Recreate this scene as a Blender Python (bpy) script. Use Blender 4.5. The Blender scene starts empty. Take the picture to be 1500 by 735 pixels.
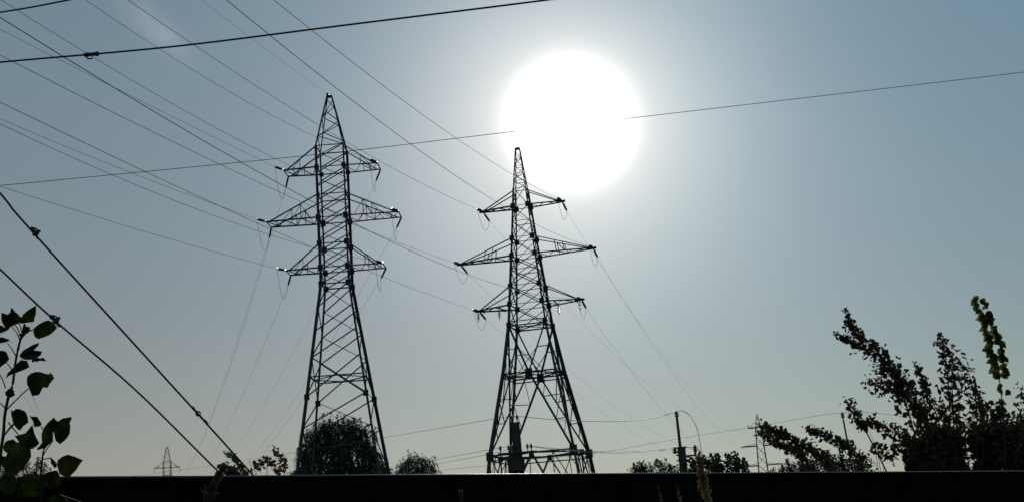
import bpy, bmesh, math, random
import numpy as np
from mathutils import Matrix, Vector, noise

sc = bpy.context.scene
col = sc.collection
random.seed(7)
rng = np.random.default_rng(7)

# ------------------------------------------------------------------ camera
FOC = 1800.0                                   # focal length in pixels of the 1500 px wide photograph
PITCH = math.atan((795 - 367.5) / FOC)
ROLL = math.radians(4.2)
EYE = Vector((0, 0, 1.6))
fwd = Vector((0, math.cos(PITCH), math.sin(PITCH)))
up0 = Vector((0, -math.sin(PITCH), math.cos(PITCH)))
rt0 = Vector((1, 0, 0))
rt = math.cos(ROLL) * rt0 - math.sin(ROLL) * up0
up = math.sin(ROLL) * rt0 + math.cos(ROLL) * up0
cam = bpy.data.cameras.new('camera')
cam_ob = bpy.data.objects.new('camera', cam)
col.objects.link(cam_ob)
cam.sensor_width = 36
cam.lens = 36 * FOC / 1500
cam.clip_start = 0.05
cam.clip_end = 8000
cam_ob.matrix_world = Matrix(((rt.x, up.x, -fwd.x, EYE.x), (rt.y, up.y, -fwd.y, EYE.y),
                              (rt.z, up.z, -fwd.z, EYE.z), (0, 0, 0, 1)))
sc.camera = cam_ob

# ------------------------------------------------------------------ sky and sun
SUN_EL, SUN_AZ = math.radians(19.07), math.radians(3.30)
sun_dir = Vector((math.sin(SUN_AZ) * math.cos(SUN_EL), math.cos(SUN_AZ) * math.cos(SUN_EL), math.sin(SUN_EL)))
sc.view_settings.view_transform = 'Standard'
sc.view_settings.look = 'None'
sc.view_settings.exposure = -2.0
sc.view_settings.gamma = 1.0
world = bpy.data.worlds.new('World')
sc.world = world
world.use_nodes = True
wt = world.node_tree
wn, wl = wt.nodes, wt.links
bg = wn['Background']
bg.inputs[1].default_value = 0.1
sky = wn.new('ShaderNodeTexSky')
sky.sky_type = 'NISHITA'
sky.sun_disc = False
sky.sun_elevation = SUN_EL
sky.sun_rotation = SUN_AZ
sky.altitude = 100
sky.dust_density = 1.0


def wmath(op, a, b=None, c=None):
    n = wn.new('ShaderNodeMath')
    n.operation = op
    for i, v in enumerate((a, b, c)):
        if v is None:
            continue
        if isinstance(v, (int, float)):
            n.inputs[i].default_value = v
        else:
            wl.new(v, n.inputs[i])
    return n.outputs[0]


def wvec(op, a, b):
    n = wn.new('ShaderNodeVectorMath')
    n.operation = op
    for i, v in enumerate((a, b)):
        if isinstance(v, (tuple, list, Vector)):
            n.inputs[i].default_value = tuple(v)
        else:
            wl.new(v, n.inputs[i])
    return n.outputs['Value'] if op == 'DOT_PRODUCT' else n.outputs[0]


def wscale(rgb, f):
    n = wn.new('ShaderNodeVectorMath')
    n.operation = 'SCALE'
    n.inputs[0].default_value = rgb
    wl.new(f, n.inputs['Scale'])
    return n.outputs[0]


tc = wn.new('ShaderNodeTexCoord')
dirv = tc.outputs['Generated']
theta = wmath('MULTIPLY', wmath('ARCCOSINE', wmath('MINIMUM', wvec('DOT_PRODUCT', dirv, sun_dir), 0.9999999)), 180 / math.pi)
sep = wn.new('ShaderNodeSeparateXYZ')
wl.new(dirv, sep.inputs[0])
elev = wmath('MAXIMUM', sep.outputs['Z'], 0.0)
K = 1 / 0.025
SKY_TINT = (0.15, 0.22, 0.40)
SKY_VEIL = (0.094, 0.188, 0.250)
SKY_HOR = (0.203, 0.091, -0.073)
SKY_AUR = (1.291, 1.147, 0.934)
total = wvec('MULTIPLY', sky.outputs[0], SKY_TINT)
total = wvec('ADD', total, tuple(v * K for v in SKY_VEIL))                                        # thin even haze
total = wvec('ADD', total, wscale(tuple(v * K for v in SKY_HOR), wmath('EXPONENT', wmath('DIVIDE', elev, -0.25))))
total = wvec('ADD', total, wscale(tuple(v * K for v in SKY_AUR), wmath('EXPONENT', wmath('DIVIDE', theta, -4.0))))
rim = wmath('EXPONENT', wmath('MULTIPLY', wmath('POWER', wmath('DIVIDE', theta, 2.6), 3.6), -1.0))
total = wvec('ADD', total, wscale((1.25 * K, 1.25 * K, 1.2 * K), rim))                             # the dazzling sky round the sun
core = wmath('EXPONENT', wmath('MULTIPLY', wmath('POWER', wmath('DIVIDE', theta, 2.0), 6.0), -1.0))
total = wvec('ADD', total, wscale((14 * K, 13.5 * K, 12.5 * K), core))
# one faint wisp of cloud high on the left
wisp_dir = (fwd + (228 - 750) / FOC * rt - (42 - 367.5) / FOC * up).normalized()
wisp_u = (rt * 0.72 - up * 0.69).normalized()
wisp_v = (rt * 0.69 + up * 0.72).normalized()
wu = wmath('DIVIDE', wvec('DOT_PRODUCT', dirv, wisp_u), 0.026)
wu0 = wisp_dir.dot(wisp_u) / 0.026
wv = wmath('DIVIDE', wvec('DOT_PRODUCT', dirv, wisp_v), 0.010)
wv0 = wisp_dir.dot(wisp_v) / 0.010
wu, wv = wmath('SUBTRACT', wu, wu0), wmath('SUBTRACT', wv, wv0)
wm = wmath('EXPONENT', wmath('MULTIPLY', wmath('ADD', wmath('MULTIPLY', wu, wu), wmath('MULTIPLY', wv, wv)), -1.0))
front = wmath('GREATER_THAN', wvec('DOT_PRODUCT', dirv, wisp_dir), 0.9)
nz = wn.new('ShaderNodeTexNoise')
nz.inputs['Scale'].default_value = 42
nz.inputs['Detail'].default_value = 5
wl.new(dirv, nz.inputs['Vector'])
nz2 = wn.new('ShaderNodeTexNoise')
nz2.inputs['Scale'].default_value = 7
nz2.inputs['Detail'].default_value = 4
wl.new(dirv, nz2.inputs['Vector'])
wisp = wmath('MULTIPLY', wmath('MULTIPLY', wm, front), wmath('MULTIPLY', nz.outputs[0], 0.17))
total = wvec('ADD', total, wscale((K, 0.96 * K, 0.93 * K), wisp))
mott = wmath('ADD', 0.955, wmath('MULTIPLY', nz2.outputs[0], 0.09))                               # slight unevenness of the haze
sc_n = wn.new('ShaderNodeVectorMath')
sc_n.operation = 'SCALE'
side_x = sep.outputs['X']
comb = wn.new('ShaderNodeCombineXYZ')                              # the haze is a little warmer to the left, bluer to the right
for i_, k_ in enumerate((-0.14, 0.08, 0.16)):
    wl.new(wmath('ADD', wmath('MULTIPLY', side_x, k_), 1.035), comb.inputs[i_])
total = wvec('MULTIPLY', total, comb.outputs[0])
wl.new(total, sc_n.inputs[0])
wl.new(mott, sc_n.inputs['Scale'])
wl.new(sc_n.outputs[0], bg.inputs[0])

sun = bpy.data.lights.new('sun', 'SUN')
sun.energy = 4.0
sun.angle = math.radians(0.53)
sun.color = (1.0, 0.93, 0.82)
sun_ob = bpy.data.objects.new('sun', sun)
col.objects.link(sun_ob)
sun_ob.rotation_euler = (-sun_dir).to_track_quat('-Z', 'Y').to_euler()
sun_ob.location = (0, 0, 60)


# ------------------------------------------------------------------ helpers
def ray(px, py):
    return fwd + (px - 750) / FOC * rt - (py - 367.5) / FOC * up


def at(px, py, d):
    """the point a distance d (along the view axis) out from the viewer, in metres"""
    return EYE + d * ray(px, py)


def at_height(px, py, z):
    v = ray(px, py)
    return EYE + v * ((z - EYE.z) / v.z)


def material(name, color, rough=0.6, metal=0.0, vary=0.25, scale=8.0, translucent=None, trans=0.4, spec=0.3, coords='Object'):
    m = bpy.data.materials.new(name)
    m.use_nodes = True
    nt = m.node_tree
    b = nt.nodes['Principled BSDF']
    b.inputs['Roughness'].default_value = rough
    b.inputs['Metallic'].default_value = metal
    b.inputs['Specular IOR Level'].default_value = spec
    t = nt.nodes.new('ShaderNodeTexCoord')
    n = nt.nodes.new('ShaderNodeTexNoise')
    n.inputs['Scale'].default_value = scale
    n.inputs['Detail'].default_value = 4
    nt.links.new(t.outputs[coords], n.inputs['Vector'])
    r = nt.nodes.new('ShaderNodeValToRGB')
    r.color_ramp.elements[0].position = 0.3
    r.color_ramp.elements[1].position = 0.7
    r.color_ramp.elements[0].color = (*[c * (1 - vary) for c in color], 1)
    r.color_ramp.elements[1].color = (*[min(1, c * (1 + vary)) for c in color], 1)
    nt.links.new(n.outputs[0], r.inputs[0])
    nt.links.new(r.outputs[0], b.inputs['Base Color'])
    if translucent:
        tr = nt.nodes.new('ShaderNodeBsdfTranslucent')
        r2 = nt.nodes.new('ShaderNodeValToRGB')
        r2.color_ramp.elements[0].position = 0.3
        r2.color_ramp.elements[1].position = 0.7
        r2.color_ramp.elements[0].color = (*[c * (1 - 2 * vary if vary < .45 else .1) for c in translucent], 1)
        r2.color_ramp.elements[1].color = (*[min(1, c * (1 + vary)) for c in translucent], 1)
        nt.links.new(n.outputs[0], r2.inputs[0])
        nt.links.new(r2.outputs[0], tr.inputs[0])
        mx = nt.nodes.new('ShaderNodeMixShader')
        mx.inputs[0].default_value = trans
        nt.links.new(b.outputs[0], mx.inputs[1])
        nt.links.new(tr.outputs[0], mx.inputs[2])
        nt.links.new(mx.outputs[0], nt.nodes['Material Output'].inputs[0])
    return m


M = {
    'steel': material('dull_galvanised_steel', (0.048, 0.045, 0.048), 0.7, 0.0, 0.35, 1.3, spec=0.15),
    'steel_dark': material('rust_brown_steel', (0.045, 0.033, 0.034), 0.7, 0.0, 0.4, 2.0, spec=0.2),
    'cable': material('weathered_cable', (0.022, 0.022, 0.024), 0.6, 0.0, 0.2, 3.0, spec=0.25),
    'conductor': material('weathered_conductor', (0.06, 0.062, 0.066), 0.6, 0.0, 0.2, 0.5, spec=0.3),
    'bright_wire': material('bright_stranded_wire', (0.10, 0.10, 0.10), 0.4, 0.25, 0.2, 0.5),
    'fitting': material('bright_zinc_fitting', (0.75, 0.75, 0.75), 0.3, 0.9, 0.15, 3.0),
    'glass': material('insulator_glass', (0.10, 0.12, 0.12), 0.08, 0.0, 0.2, 3.0, translucent=(0.55, 0.6, 0.58), trans=0.35, spec=0.8),
    'porcelain': material('brown_porcelain', (0.035, 0.02, 0.02), 0.15, 0.0, 0.2, 3.0, spec=0.6),
    'concrete': material('dark_concrete', (0.045, 0.042, 0.042), 0.85, 0.0, 0.3, 6.0),
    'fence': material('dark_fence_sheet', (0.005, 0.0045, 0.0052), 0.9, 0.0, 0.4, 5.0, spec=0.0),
    'fence_cap': material('worn_black_cap', (0.012, 0.012, 0.012), 0.33, 0.0, 0.35, 30.0, spec=0.5),
    'soil': material('dry_grassy_soil', (0.06, 0.055, 0.03), 0.95, 0.0, 0.5, 0.4),
    'willow': material('willow_leaf', (0.032, 0.042, 0.018), 0.6, 0.0, 0.4, 0.6, translucent=(0.05, 0.06, 0.018), trans=0.3, spec=0.2),
    'bush': material('bush_leaf', (0.035, 0.045, 0.022), 0.6, 0.0, 0.4, 1.5, translucent=(0.05, 0.06, 0.018), trans=0.3, spec=0.25),
    'thuja': material('dark_conifer_leaf', (0.022, 0.03, 0.018), 0.7, 0.0, 0.4, 1.5, spec=0.2),
    'shrub': material('autumn_shrub_leaf', (0.045, 0.035, 0.022), 0.5, 0.0, 0.45, 2.2, translucent=(0.09, 0.045, 0.02), trans=0.3, spec=0.25),
    'red_leaf': material('reddish_leaf', (0.06, 0.03, 0.022), 0.5, 0.0, 0.4, 4.0, translucent=(0.12, 0.04, 0.02), trans=0.4, spec=0.4),
    'olive_leaf': material('olive_shoot_leaf', (0.04, 0.044, 0.014), 0.65, 0.0, 0.5, 5.0, translucent=(0.21, 0.20, 0.045), trans=0.5, spec=0.1),
    'broad_leaf': material('broad_green_leaf', (0.03, 0.036, 0.014), 0.65, 0.0, 0.35, 22.0, translucent=(0.16, 0.20, 0.032), trans=0.55, spec=0.12),
    'dead_leaf': material('withered_leaf', (0.03, 0.022, 0.02), 0.8, 0.0, 0.4, 30.0, spec=0.1),
    'stem': material('dark_stem', (0.035, 0.026, 0.02), 0.7, 0.0, 0.3, 14.0, spec=0.2),
    'bark': material('dark_bark', (0.05, 0.04, 0.032), 0.9, 0.0, 0.4, 9.0),
    'straw': material('dry_straw', (0.20, 0.14, 0.085), 0.7, 0.0, 0.4, 40.0, translucent=(0.34, 0.24, 0.13), trans=0.4),
    'straw_dim': material('brown_dry_seed', (0.09, 0.055, 0.04), 0.8, 0.0, 0.4, 40.0, translucent=(0.12, 0.07, 0.05), trans=0.3),
}


def frosted(name, color, rough):
    m = bpy.data.materials.new(name)
    m.use_nodes = True
    nt = m.node_tree
    nt.nodes.remove(nt.nodes['Principled BSDF'])
    r = nt.nodes.new('ShaderNodeBsdfRefraction')
    r.inputs['Color'].default_value = (*color, 1)
    r.inputs['Roughness'].default_value = rough
    r.inputs['IOR'].default_value = 1.45
    nt.links.new(r.outputs[0], nt.nodes['Material Output'].inputs[0])
    return m


M['glint_sheet'] = frosted('sun_glint_sheet', (0.9, 0.93, 0.92), 0.55)  # rough see-through sheet, made to flash sun glints on the insulator strings


class MB:
    """collects shapes into one mesh"""

    def __init__(self):
        self.v, self.f = [], []

    def add(self, vs, fs):
        o = len(self.v)
        self.v.extend([tuple(p) for p in vs])
        self.f.extend([tuple(i + o for i in q) for q in fs])

    def angle(self, p, q, w=0.1, t=None, hint=(0, 0, 1)):
        """an L-section steel angle from p to q"""
        p, q = Vector(p), Vector(q)
        w *= 0.9
        t = t or max(0.012, w * 0.16)
        d = (q - p).normalized()
        a = Vector(hint)
        a = a - d * a.dot(d)
        if a.length < 1e-3:
            a = Vector((1, 0, 0)) - d * d.x
        a.normalize()
        b = d.cross(a)
        pr = [(0, 0), (w, 0), (w, t), (t, t), (t, w), (0, w)]
        h = w * 0.5
        vs = [s + a * (x - h) + b * (y - h) for s in (p, q) for x, y in pr]
        fs = [(i, (i + 1) % 6, (i + 1) % 6 + 6, i + 6) for i in range(6)] + [(5, 4, 3, 2, 1, 0), (6, 7, 8, 9, 10, 11)]
        self.add(vs, fs)

    def box(self, c, sx, sy, sz, R=None):
        c = Vector(c)
        vs = []
        for z in (-1, 1):
            for y in (-1, 1):
                for x in (-1, 1):
                    o = Vector((x * sx / 2, y * sy / 2, z * sz / 2))
                    vs.append(c + (R @ o if R else o))
        self.add(vs, [(0, 2, 3, 1), (4, 5, 7, 6), (0, 1, 5, 4), (2, 6, 7, 3), (0, 4, 6, 2), (1, 3, 7, 5)])

    def tube(self, path, r, n=6, r2=None, cap=True):
        path = [Vector(p) for p in path]
        m = len(path)
        vs, fs = [], []
        for i, p in enumerate(path):
            d = (path[min(i + 1, m - 1)] - path[max(i - 1, 0)])
            d = d.normalized() if d.length > 1e-9 else Vector((0, 0, 1))
            a = Vector((0, 0, 1)) if abs(d.z) < 0.95 else Vector((1, 0, 0))
            a = (a - d * a.dot(d)).normalized()
            b = d.cross(a)
            rr = r if r2 is None else r + (r2 - r) * i / (m - 1)
            for k in range(n):
                t = 2 * math.pi * k / n
                vs.append(p + (a * math.cos(t) + b * math.sin(t)) * rr)
        for i in range(m - 1):
            for k in range(n):
                fs.append((i * n + k, i * n + (k + 1) % n, (i + 1) * n + (k + 1) % n, (i + 1) * n + k))
        if cap:
            fs.append(tuple(range(n - 1, -1, -1)))
            fs.append(tuple((m - 1) * n + k for k in range(n)))
        self.add(vs, fs)

    def lathe(self, p, d, prof, n=10):
        """profile of (distance along, radius) turned about the axis d from p"""
        p, d = Vector(p), Vector(d).normalized()
        a = Vector((0, 0, 1)) if abs(d.z) < 0.9 else Vector((1, 0, 0))
        a = (a - d * a.dot(d)).normalized()
        b = d.cross(a)
        vs, fs = [], []
        for (s, r) in prof:
            for k in range(n):
                t = 2 * math.pi * k / n
                vs.append(p + d * s + (a * math.cos(t) + b * math.sin(t)) * r)
        for i in range(len(prof) - 1):
            for k in range(n):
                fs.append((i * n + k, i * n + (k + 1) % n, (i + 1) * n + (k + 1) % n, (i + 1) * n + k))
        fs.append(tuple(range(n - 1, -1, -1)))
        fs.append(tuple((len(prof) - 1) * n + k for k in range(n)))
        self.add(vs, fs)

    def build(self, name, mat, parent=None, smooth=False):
        me = bpy.data.meshes.new(name)
        me.from_pydata(self.v, [], self.f)
        me.materials.append(mat)
        if smooth:
            me.polygons.foreach_set('use_smooth', [True] * len(me.polygons))
        me.update()
        o = bpy.data.objects.new(name, me)
        col.objects.link(o)
        if parent:
            o.parent = parent
        return o


def tag(o, label=None, cat=None, group=None, kind=None):
    if label:
        o['label'] = label
    if cat:
        o['category'] = cat
    if group:
        o['group'] = group
    if kind:
        o['kind'] = kind
    return o


def empty(name, loc, label, cat, group=None, rz=0.0):
    o = bpy.data.objects.new(name, None)
    o.location = loc
    o.rotation_euler = (0, 0, rz)
    o.empty_display_size = 0.3
    col.objects.link(o)
    return tag(o, label, cat, group)


def copy_tree(o, parent=None):
    c = o.copy()
    col.objects.link(c)
    c.parent = parent
    for ch in list(o.children):
        copy_tree(ch, c)
    return c


def spline(pts, n=8):
    """smooth curve through the points"""
    P = [Vector(p) for p in pts]
    if len(P) < 3:
        return [P[0].lerp(P[1], i / n) for i in range(n + 1)]
    out = []
    for i in range(len(P) - 1):
        a, b, c, d = P[max(i - 1, 0)], P[i], P[i + 1], P[min(i + 2, len(P) - 1)]
        for k in range(n):
            t = k / n
            out.append(0.5 * ((2 * b) + (c - a) * t + (2 * a - 5 * b + 4 * c - d) * t * t + (3 * b - a - 3 * c + d) * t ** 3))
    out.append(P[-1])
    return out


# ------------------------------------------------------------------ ground
g = MB()
n = 40
rad = [0, 4, 10, 20, 40, 80, 150, 300, 600, 1200, 2600]
vs = [(0, 0, 0)]
for r_ in rad[1:]:
    for k in range(n):
        a = 2 * math.pi * k / n
        x, y = r_ * math.cos(a), r_ * math.sin(a)
        vs.append((x, y, 0.05 * noise.noise((x * .3, y * .3, 0)) if r_ < 60 else 0.0))
fs = [(0, 1 + k, 1 + (k + 1) % n) for k in range(n)]
for i in range(len(rad) - 2):
    for k in range(n):
        fs.append((1 + i * n + k, 1 + (i + 1) * n + k, 1 + (i + 1) * n + (k + 1) % n, 1 + i * n + (k + 1) % n))
g.add(vs, fs)
ground = g.build('ground', M['soil'])
tag(ground, 'flat dry grassy ground stretching to the horizon behind the fence', 'ground', kind='structure')

# ------------------------------------------------------------------ fence in the foreground
FZ = 1.9
fa, fb = at_height(0, 697.5, FZ), at_height(1500, 688.5, FZ)
fdir = (fb - fa)
fdir.z = 0
flen = fdir.length
fdir.normalize()
fnorm = Vector((-fdir.y, fdir.x, 0))
if fnorm.y < 0:
    fnorm = -fnorm
start = fa - fdir * 2.4
fence = empty('metal_fence', (start.x, start.y, 0), 'long black sheet metal fence with a thin worn cap rail across the bottom', 'fence')
Rf = Matrix((fdir, fnorm, (0, 0, 1))).transposed()
sheet_len = 2.5
n_sheet = int((flen + 7) / sheet_len) + 1
for i in range(n_sheet):
    m = MB()
    # trapezoid-ribbed sheet, pressed from one piece
    us, prof = [], []
    u = i * sheet_len + 0.004
    k = 0
    while u < (i + 1) * sheet_len - 0.01:
        for du, dd in ((0, 0), (0.09, 0), (0.10, 0.004), (0.145, 0.004), (0.155, 0)):
            us.append(u + du)
            prof.append(dd)
        u += 0.25
    us.append((i + 1) * sheet_len + 0.03)                            # laps over the next sheet
    prof.append(0)
    vs, fs = [], []
    for uu, dd in zip(us, prof):
        for z in (0.05, FZ - 0.007):
            lap = 0.0045 * (i % 2)
            vs.append(Vector((uu, dd + lap, z)))
            vs.append(Vector((uu, dd + lap + 0.004, z)))
    for j in range(len(us) - 1):
        a = j * 4
        b = a + 4
        if us[j + 1] - us[j] < 1e-6:
            continue
        fs += [(a, b, b + 2, a + 2), (a + 1, a + 3, b + 3, b + 1), (a + 2, b + 2, b + 3, a + 3)]
    m.add([Rf @ v for v in vs], fs)
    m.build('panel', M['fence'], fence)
for i in range(n_sheet + 1):
    m = MB()
    m.box(Rf @ Vector((i * sheet_len, 0.09, (FZ - 0.08) / 2)), 0.06, 0.06, FZ - 0.08, Rf)
    m.build('post', M['fence'], fence)
m = MB()
for z in (0.35, FZ - 0.25):
    m.box(Rf @ Vector((n_sheet * sheet_len / 2, 0.04, z)), n_sheet * sheet_len, 0.03, 0.05, Rf)
m.build('rail', M['fence'], fence)
m = MB()
prof = [(-0.002 - 0.005 * math.cos(t), FZ - 0.005 + 0.005 * math.sin(t)) for t in np.linspace(-0.5, math.pi / 2, 8)] + [(0.022, FZ), (0.028, FZ - 0.006), (0.028, FZ - 0.05)]
vs, fs = [], []
steps = n_sheet * 4
for i in range(steps + 1):
    uu = i * n_sheet * sheet_len / steps
    wob = 0.0016 * noise.noise((uu * 1.7, 3, 0))
    for (d, z) in prof:
        vs.append(Rf @ Vector((uu, d, z + wob)))
q = len(prof)
for i in range(steps):
    for k in range(q - 1):
        fs.append((i * q + k, i * q + k + 1, (i + 1) * q + k + 1, (i + 1) * q + k))
m.add(vs, fs)
m.build('cap_rail', M['fence_cap'], fence, smooth=True)


# ------------------------------------------------------------------ pylons
def insulator(parent, p, d, L, name='insulator_string', discs=9, mat='porcelain', r=0.125, glint=True):
    """a string of discs from p along d, with an added cone at each end; returns the far end"""
    d = Vector(d).normalized()
    p = Vector(p)
    s0, s1 = 0.28, L - 0.28
    m = MB()
    m.tube([p, p + d * L], 0.028, 6)
    prof = []
    for i in range(discs):
        s = s0 + (s1 - s0) * i / max(1, discs - 1)
        w = (s1 - s0) / discs
        prof += [(s - w * .45, 0.03), (s - w * .1, r), (s + w * .05, r * .96), (s + w * .2, 0.045)]
    m.lathe(p, d, prof, 10)
    o = m.build(name, M[mat], parent, smooth=False)
    for s in (0.10, L - 0.10):                                       # thin open cones added at the string ends to make sun glints
        e = MB()
        rb = random.uniform(.045, .095)
        a = d.orthogonal().normalized()
        b = d.cross(a)
        vs = [p + d * (s - .05)]
        fs = []
        for k in range(12):
            t = 2 * math.pi * k / 12
            vs.append(p + d * s + (a * math.cos(t) + b * math.sin(t)) * rb)
        fs = [(0, 1 + k, 1 + (k + 1) % 12) for k in range(12)]
        e.add(vs, fs)
        e.build('added_end_cone', M['glint_sheet' if glint else 'porcelain'], o, smooth=True)
    return p + d * L


def jumper(parent, a, b, drop, r=0.014):
    a, b = Vector(a), Vector(b)
    pts = []
    for i in range(15):
        t = i / 14
        q = a.lerp(b, t)
        q.z -= drop * 4 * t * (1 - t)
        pts.append(q)
    m = MB()
    m.tube(pts, r, 5)
    return m.build('jumper_loop', M['conductor'], parent)


def square(h, z):
    return [Vector((-h, -h, z)), Vector((h, -h, z)), Vector((h, h, z)), Vector((-h, h, z))]


def half_at(prof, z):
    for (z0, h0), (z1, h1) in zip(prof, prof[1:]):
        if z0 <= z <= z1:
            return h0 + (h1 - h0) * (z - z0) / (z1 - z0)
    return prof[-1][1] if z > prof[-1][0] else prof[0][1]


def legs(parent, prof, widths):
    cs = [(-1, -1), (1, -1), (1, 1), (-1, 1)]
    for sx, sy in cs:
        m = MB()
        for i in range(len(prof) - 1):
            (z0, h0), (z1, h1) = prof[i], prof[i + 1]
            m.angle((sx * h0, sy * h0, z0), (sx * h1, sy * h1, z1 + 0.03), widths[i], hint=(-sx, -sy, 0) if i % 2 else (-sx, -sy, 0.001))
        m.build('leg', M['steel'], parent)


def plates(root, pts, s):
    for p in pts:
        m = MB()
        ax = Vector((p.x, p.y, 0))
        for R_ in (Matrix.Rotation(0, 3, 'Z'), Matrix.Rotation(math.pi / 2, 3, 'Z')):
            m.box(p, s, 0.03, s * 1.15, R_)
        m.build('gusset_plate', M['steel_dark'], root)


def pylon_straight(loc, yaw, label, near_ang=None, far_pt=None, detail=True, slack=1.0):
    """narrow-bodied anchor pylon: peak, straight lattice body with three pairs of arms, flared foot"""
    root = empty('pylon', loc, label, 'pylon', 'lattice pylons of the power lines', yaw)
    inv = Matrix.Rotation(-yaw, 3, 'Z')
    prof = [(0, 4.2), (8.07, 3.08), (13.78, 2.32), (23.04, 1.10), (28.7, 1.12), (34.74, 1.12), (39.38, 0.17)]
    legs(root, prof, [0.24, 0.22, 0.21, 0.19, 0.17, 0.11])
    # lattice
    H = lambda z: square(half_at(prof, z), z)
    def face_x(zs, w, wb):
        m = MB()
        for n_, (z0, z1) in enumerate(zip(zs, zs[1:])):
            a, b = H(z0), H(z1)
            up_z = Vector((0, 0, .02))
            m.angle(a[0], b[1], w, hint=(0, 0, 1))                    # front and back faces: strong rising braces
            m.angle(a[3], b[2], w, hint=(0, 0, 1))
            m.angle(a[2] + up_z, b[3], wb * .62, hint=(0, 0, 1))      # light counter braces on the back
            big = 13 < z0 < 16.9
            if big:
                m.angle(a[1] + up_z, b[0], w, hint=(0, 0, 1))
            for k in (1, 3):                                          # zigzag on the sides
                k2 = (k + 1) % 4
                if (n_ + (k == 3)) % 2 or big:
                    m.angle(a[k], b[k2], wb * .85, hint=(0, 0, 1))
                if not (n_ + (k == 3)) % 2 or big:
                    m.angle(a[k2] + up_z, b[k], wb * .85, hint=(0, 0, 1))
        return m
    m = face_x([0.0, 4.2, 8.07, 11.4, 13.9, 17.0, 19.14, 21.15, 23.04], 0.115, 0.095)
    for z in (15.45, 23.04):
        c = H(z)
        for k in range(4):
            m.angle(c[k], c[(k + 1) % 4], 0.11)
        if z < 20:
            for k in range(4):
                m.angle((c[k] + c[(k + 1) % 4]) / 2, (c[(k + 1) % 4] + c[(k + 2) % 4]) / 2, 0.09)
    m.build('foot_lattice', M['steel'], root)
    m = face_x(list(np.linspace(23.04, 34.74, 11)), 0.10, 0.085)
    for z in (24.4, 26.4, 28.6, 30.55, 32.9, 34.74):
        c = H(z)
        for k in range(4):
            m.angle(c[k], c[(k + 1) % 4], 0.09)
    m.build('body_lattice', M['steel'], root)
    m = MB()
    zs = list(np.linspace(34.74, 39.1, 6))
    for i, (z0, z1) in enumerate(zip(zs, zs[1:])):
        a, b = H(z0), H(z1)
        for k in range(4):
            k2 = (k + 1) % 4
            if (i + k) % 2:
                m.angle(a[k], b[k2], 0.07)
            else:
                m.angle(a[k2], b[k], 0.07)
    m.box((0, 0, 39.38), 0.42, 0.42, 0.12)
    m.build('peak_lattice', M['steel_dark'], root)
    if detail:
        for z in (23.04, 24.4, 26.4, 28.6, 32.9, 13.85):
            plates(root, H(z), 0.42 if z < 32 else 0.36)
    ends = {}
    for nm, zc, zt, L in (('top', 32.9, 34.7, 3.9), ('mid', 28.6, 30.55, 5.45), ('low', 24.4, 26.4, 3.95)):
        for s, side in ((-1, 'left'), (1, 'right')):
            h = half_at(prof, zc)
            ht = half_at(prof, zt)
            w = 0.88
            tn, tf = Vector((s * L, -w, zc)), Vector((s * L, w, zc))
            m = MB()
            m.angle((s * h, -h, zc), tn, 0.12)
            m.angle((s * h, h, zc), tf, 0.12)
            m.angle((s * ht, -ht, zt), tn + Vector((-s * .3, 0, .02)), 0.10)
            m.angle((s * ht, ht, zt), tf + Vector((-s * .3, 0, .02)), 0.10)
            m.angle(tn + Vector((0, -.25, .03)), tf + Vector((0, .25, .03)), 0.11)
            m.angle((s * (L - .75), -w, zc + .03), (s * (L - .75), w, zc + .03), 0.08)
            nb = 6 if nm == 'mid' else 4
            for i in range(nb):
                x0, x1 = h + (L - h) * i / nb, h + (L - h) * (i + 1) / nb
                y0, y1 = h + (w - h) * i / nb, h + (w - h) * (i + 1) / nb
                sg = 1 if i % 2 else -1
                m.angle((s * x0, sg * y0, zc + .02), (s * x1, -sg * y1, zc + .02), 0.065)
                # side webs between tie and chord
                if i in ((2, 3) if nm == 'mid' else (2,)):
                    f = (x0 - h) / (L - .3 - h)
                    for sy in (-1, 1):
                        top = Vector((s * (ht + (L - .3 - ht) * f), sy * (ht + (w - ht) * f), zt + (zc - zt) * f))
                        m.angle((s * x0, sy * y0, zc), top, 0.06)
                        m.angle((s * x1, sy * y1, zc), top, 0.05)
                        if nm == 'mid' and i == 2:
                            xa, ya = h + (L - h) * 1 / nb, h + (w - h) / nb
                            m.angle((s * xa, sy * ya, zc), top, 0.05)
            arm = m.build('crossarm', M['steel'], root)
            if near_ang is not None:
                d = inv @ Vector((math.sin(near_ang), -math.cos(near_ang), -0.10))
                e1 = insulator(arm, tn + Vector((0, -.1, 0)), d, 1.55, r=.105)
                fd = far_pt - (Vector(loc) + Matrix.Rotation(yaw, 3, 'Z') @ tf)
                fd.z = 0
                fd = fd.normalized()
                d2 = inv @ Vector((fd.x, fd.y, -0.22))
                e2 = insulator(arm, tf + Vector((0, .1, -.02)), d2, 1.9, r=.085, glint=False)
                jumper(arm, e1, e2, 1.75)
                Rw = Matrix.Rotation(yaw, 3, 'Z')
                ends[nm, side] = (Vector(loc) + Rw @ e1, Vector(loc) + Rw @ e2)
            else:
                if detail is False:
                    e = insulator(arm, (tn + tf) / 2, (0, 0, -1), 1.8, glint=False)
                Rw = Matrix.Rotation(yaw, 3, 'Z')
                ends[nm, side] = (Vector(loc) + Rw @ ((tn + tf) / 2 + Vector((0, 0, -1.8))),) * 2
    Rw = Matrix.Rotation(yaw, 3, 'Z')
    if near_ang is not None:
        e = insulator(root, (0, -.1, 39.43), inv @ Vector((math.sin(near_ang), -math.cos(near_ang), -.02)), 0.8, 'earth_wire_clamp', 3, 'glass', 0.09)
        ends['peak', ''] = (Vector(loc) + Rw @ e, Vector(loc) + Vector((0, 0, 39.6)))
    else:
        ends['peak', ''] = (Vector(loc) + Vector((0, 0, 39.6)),) * 2
    return root, ends


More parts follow.
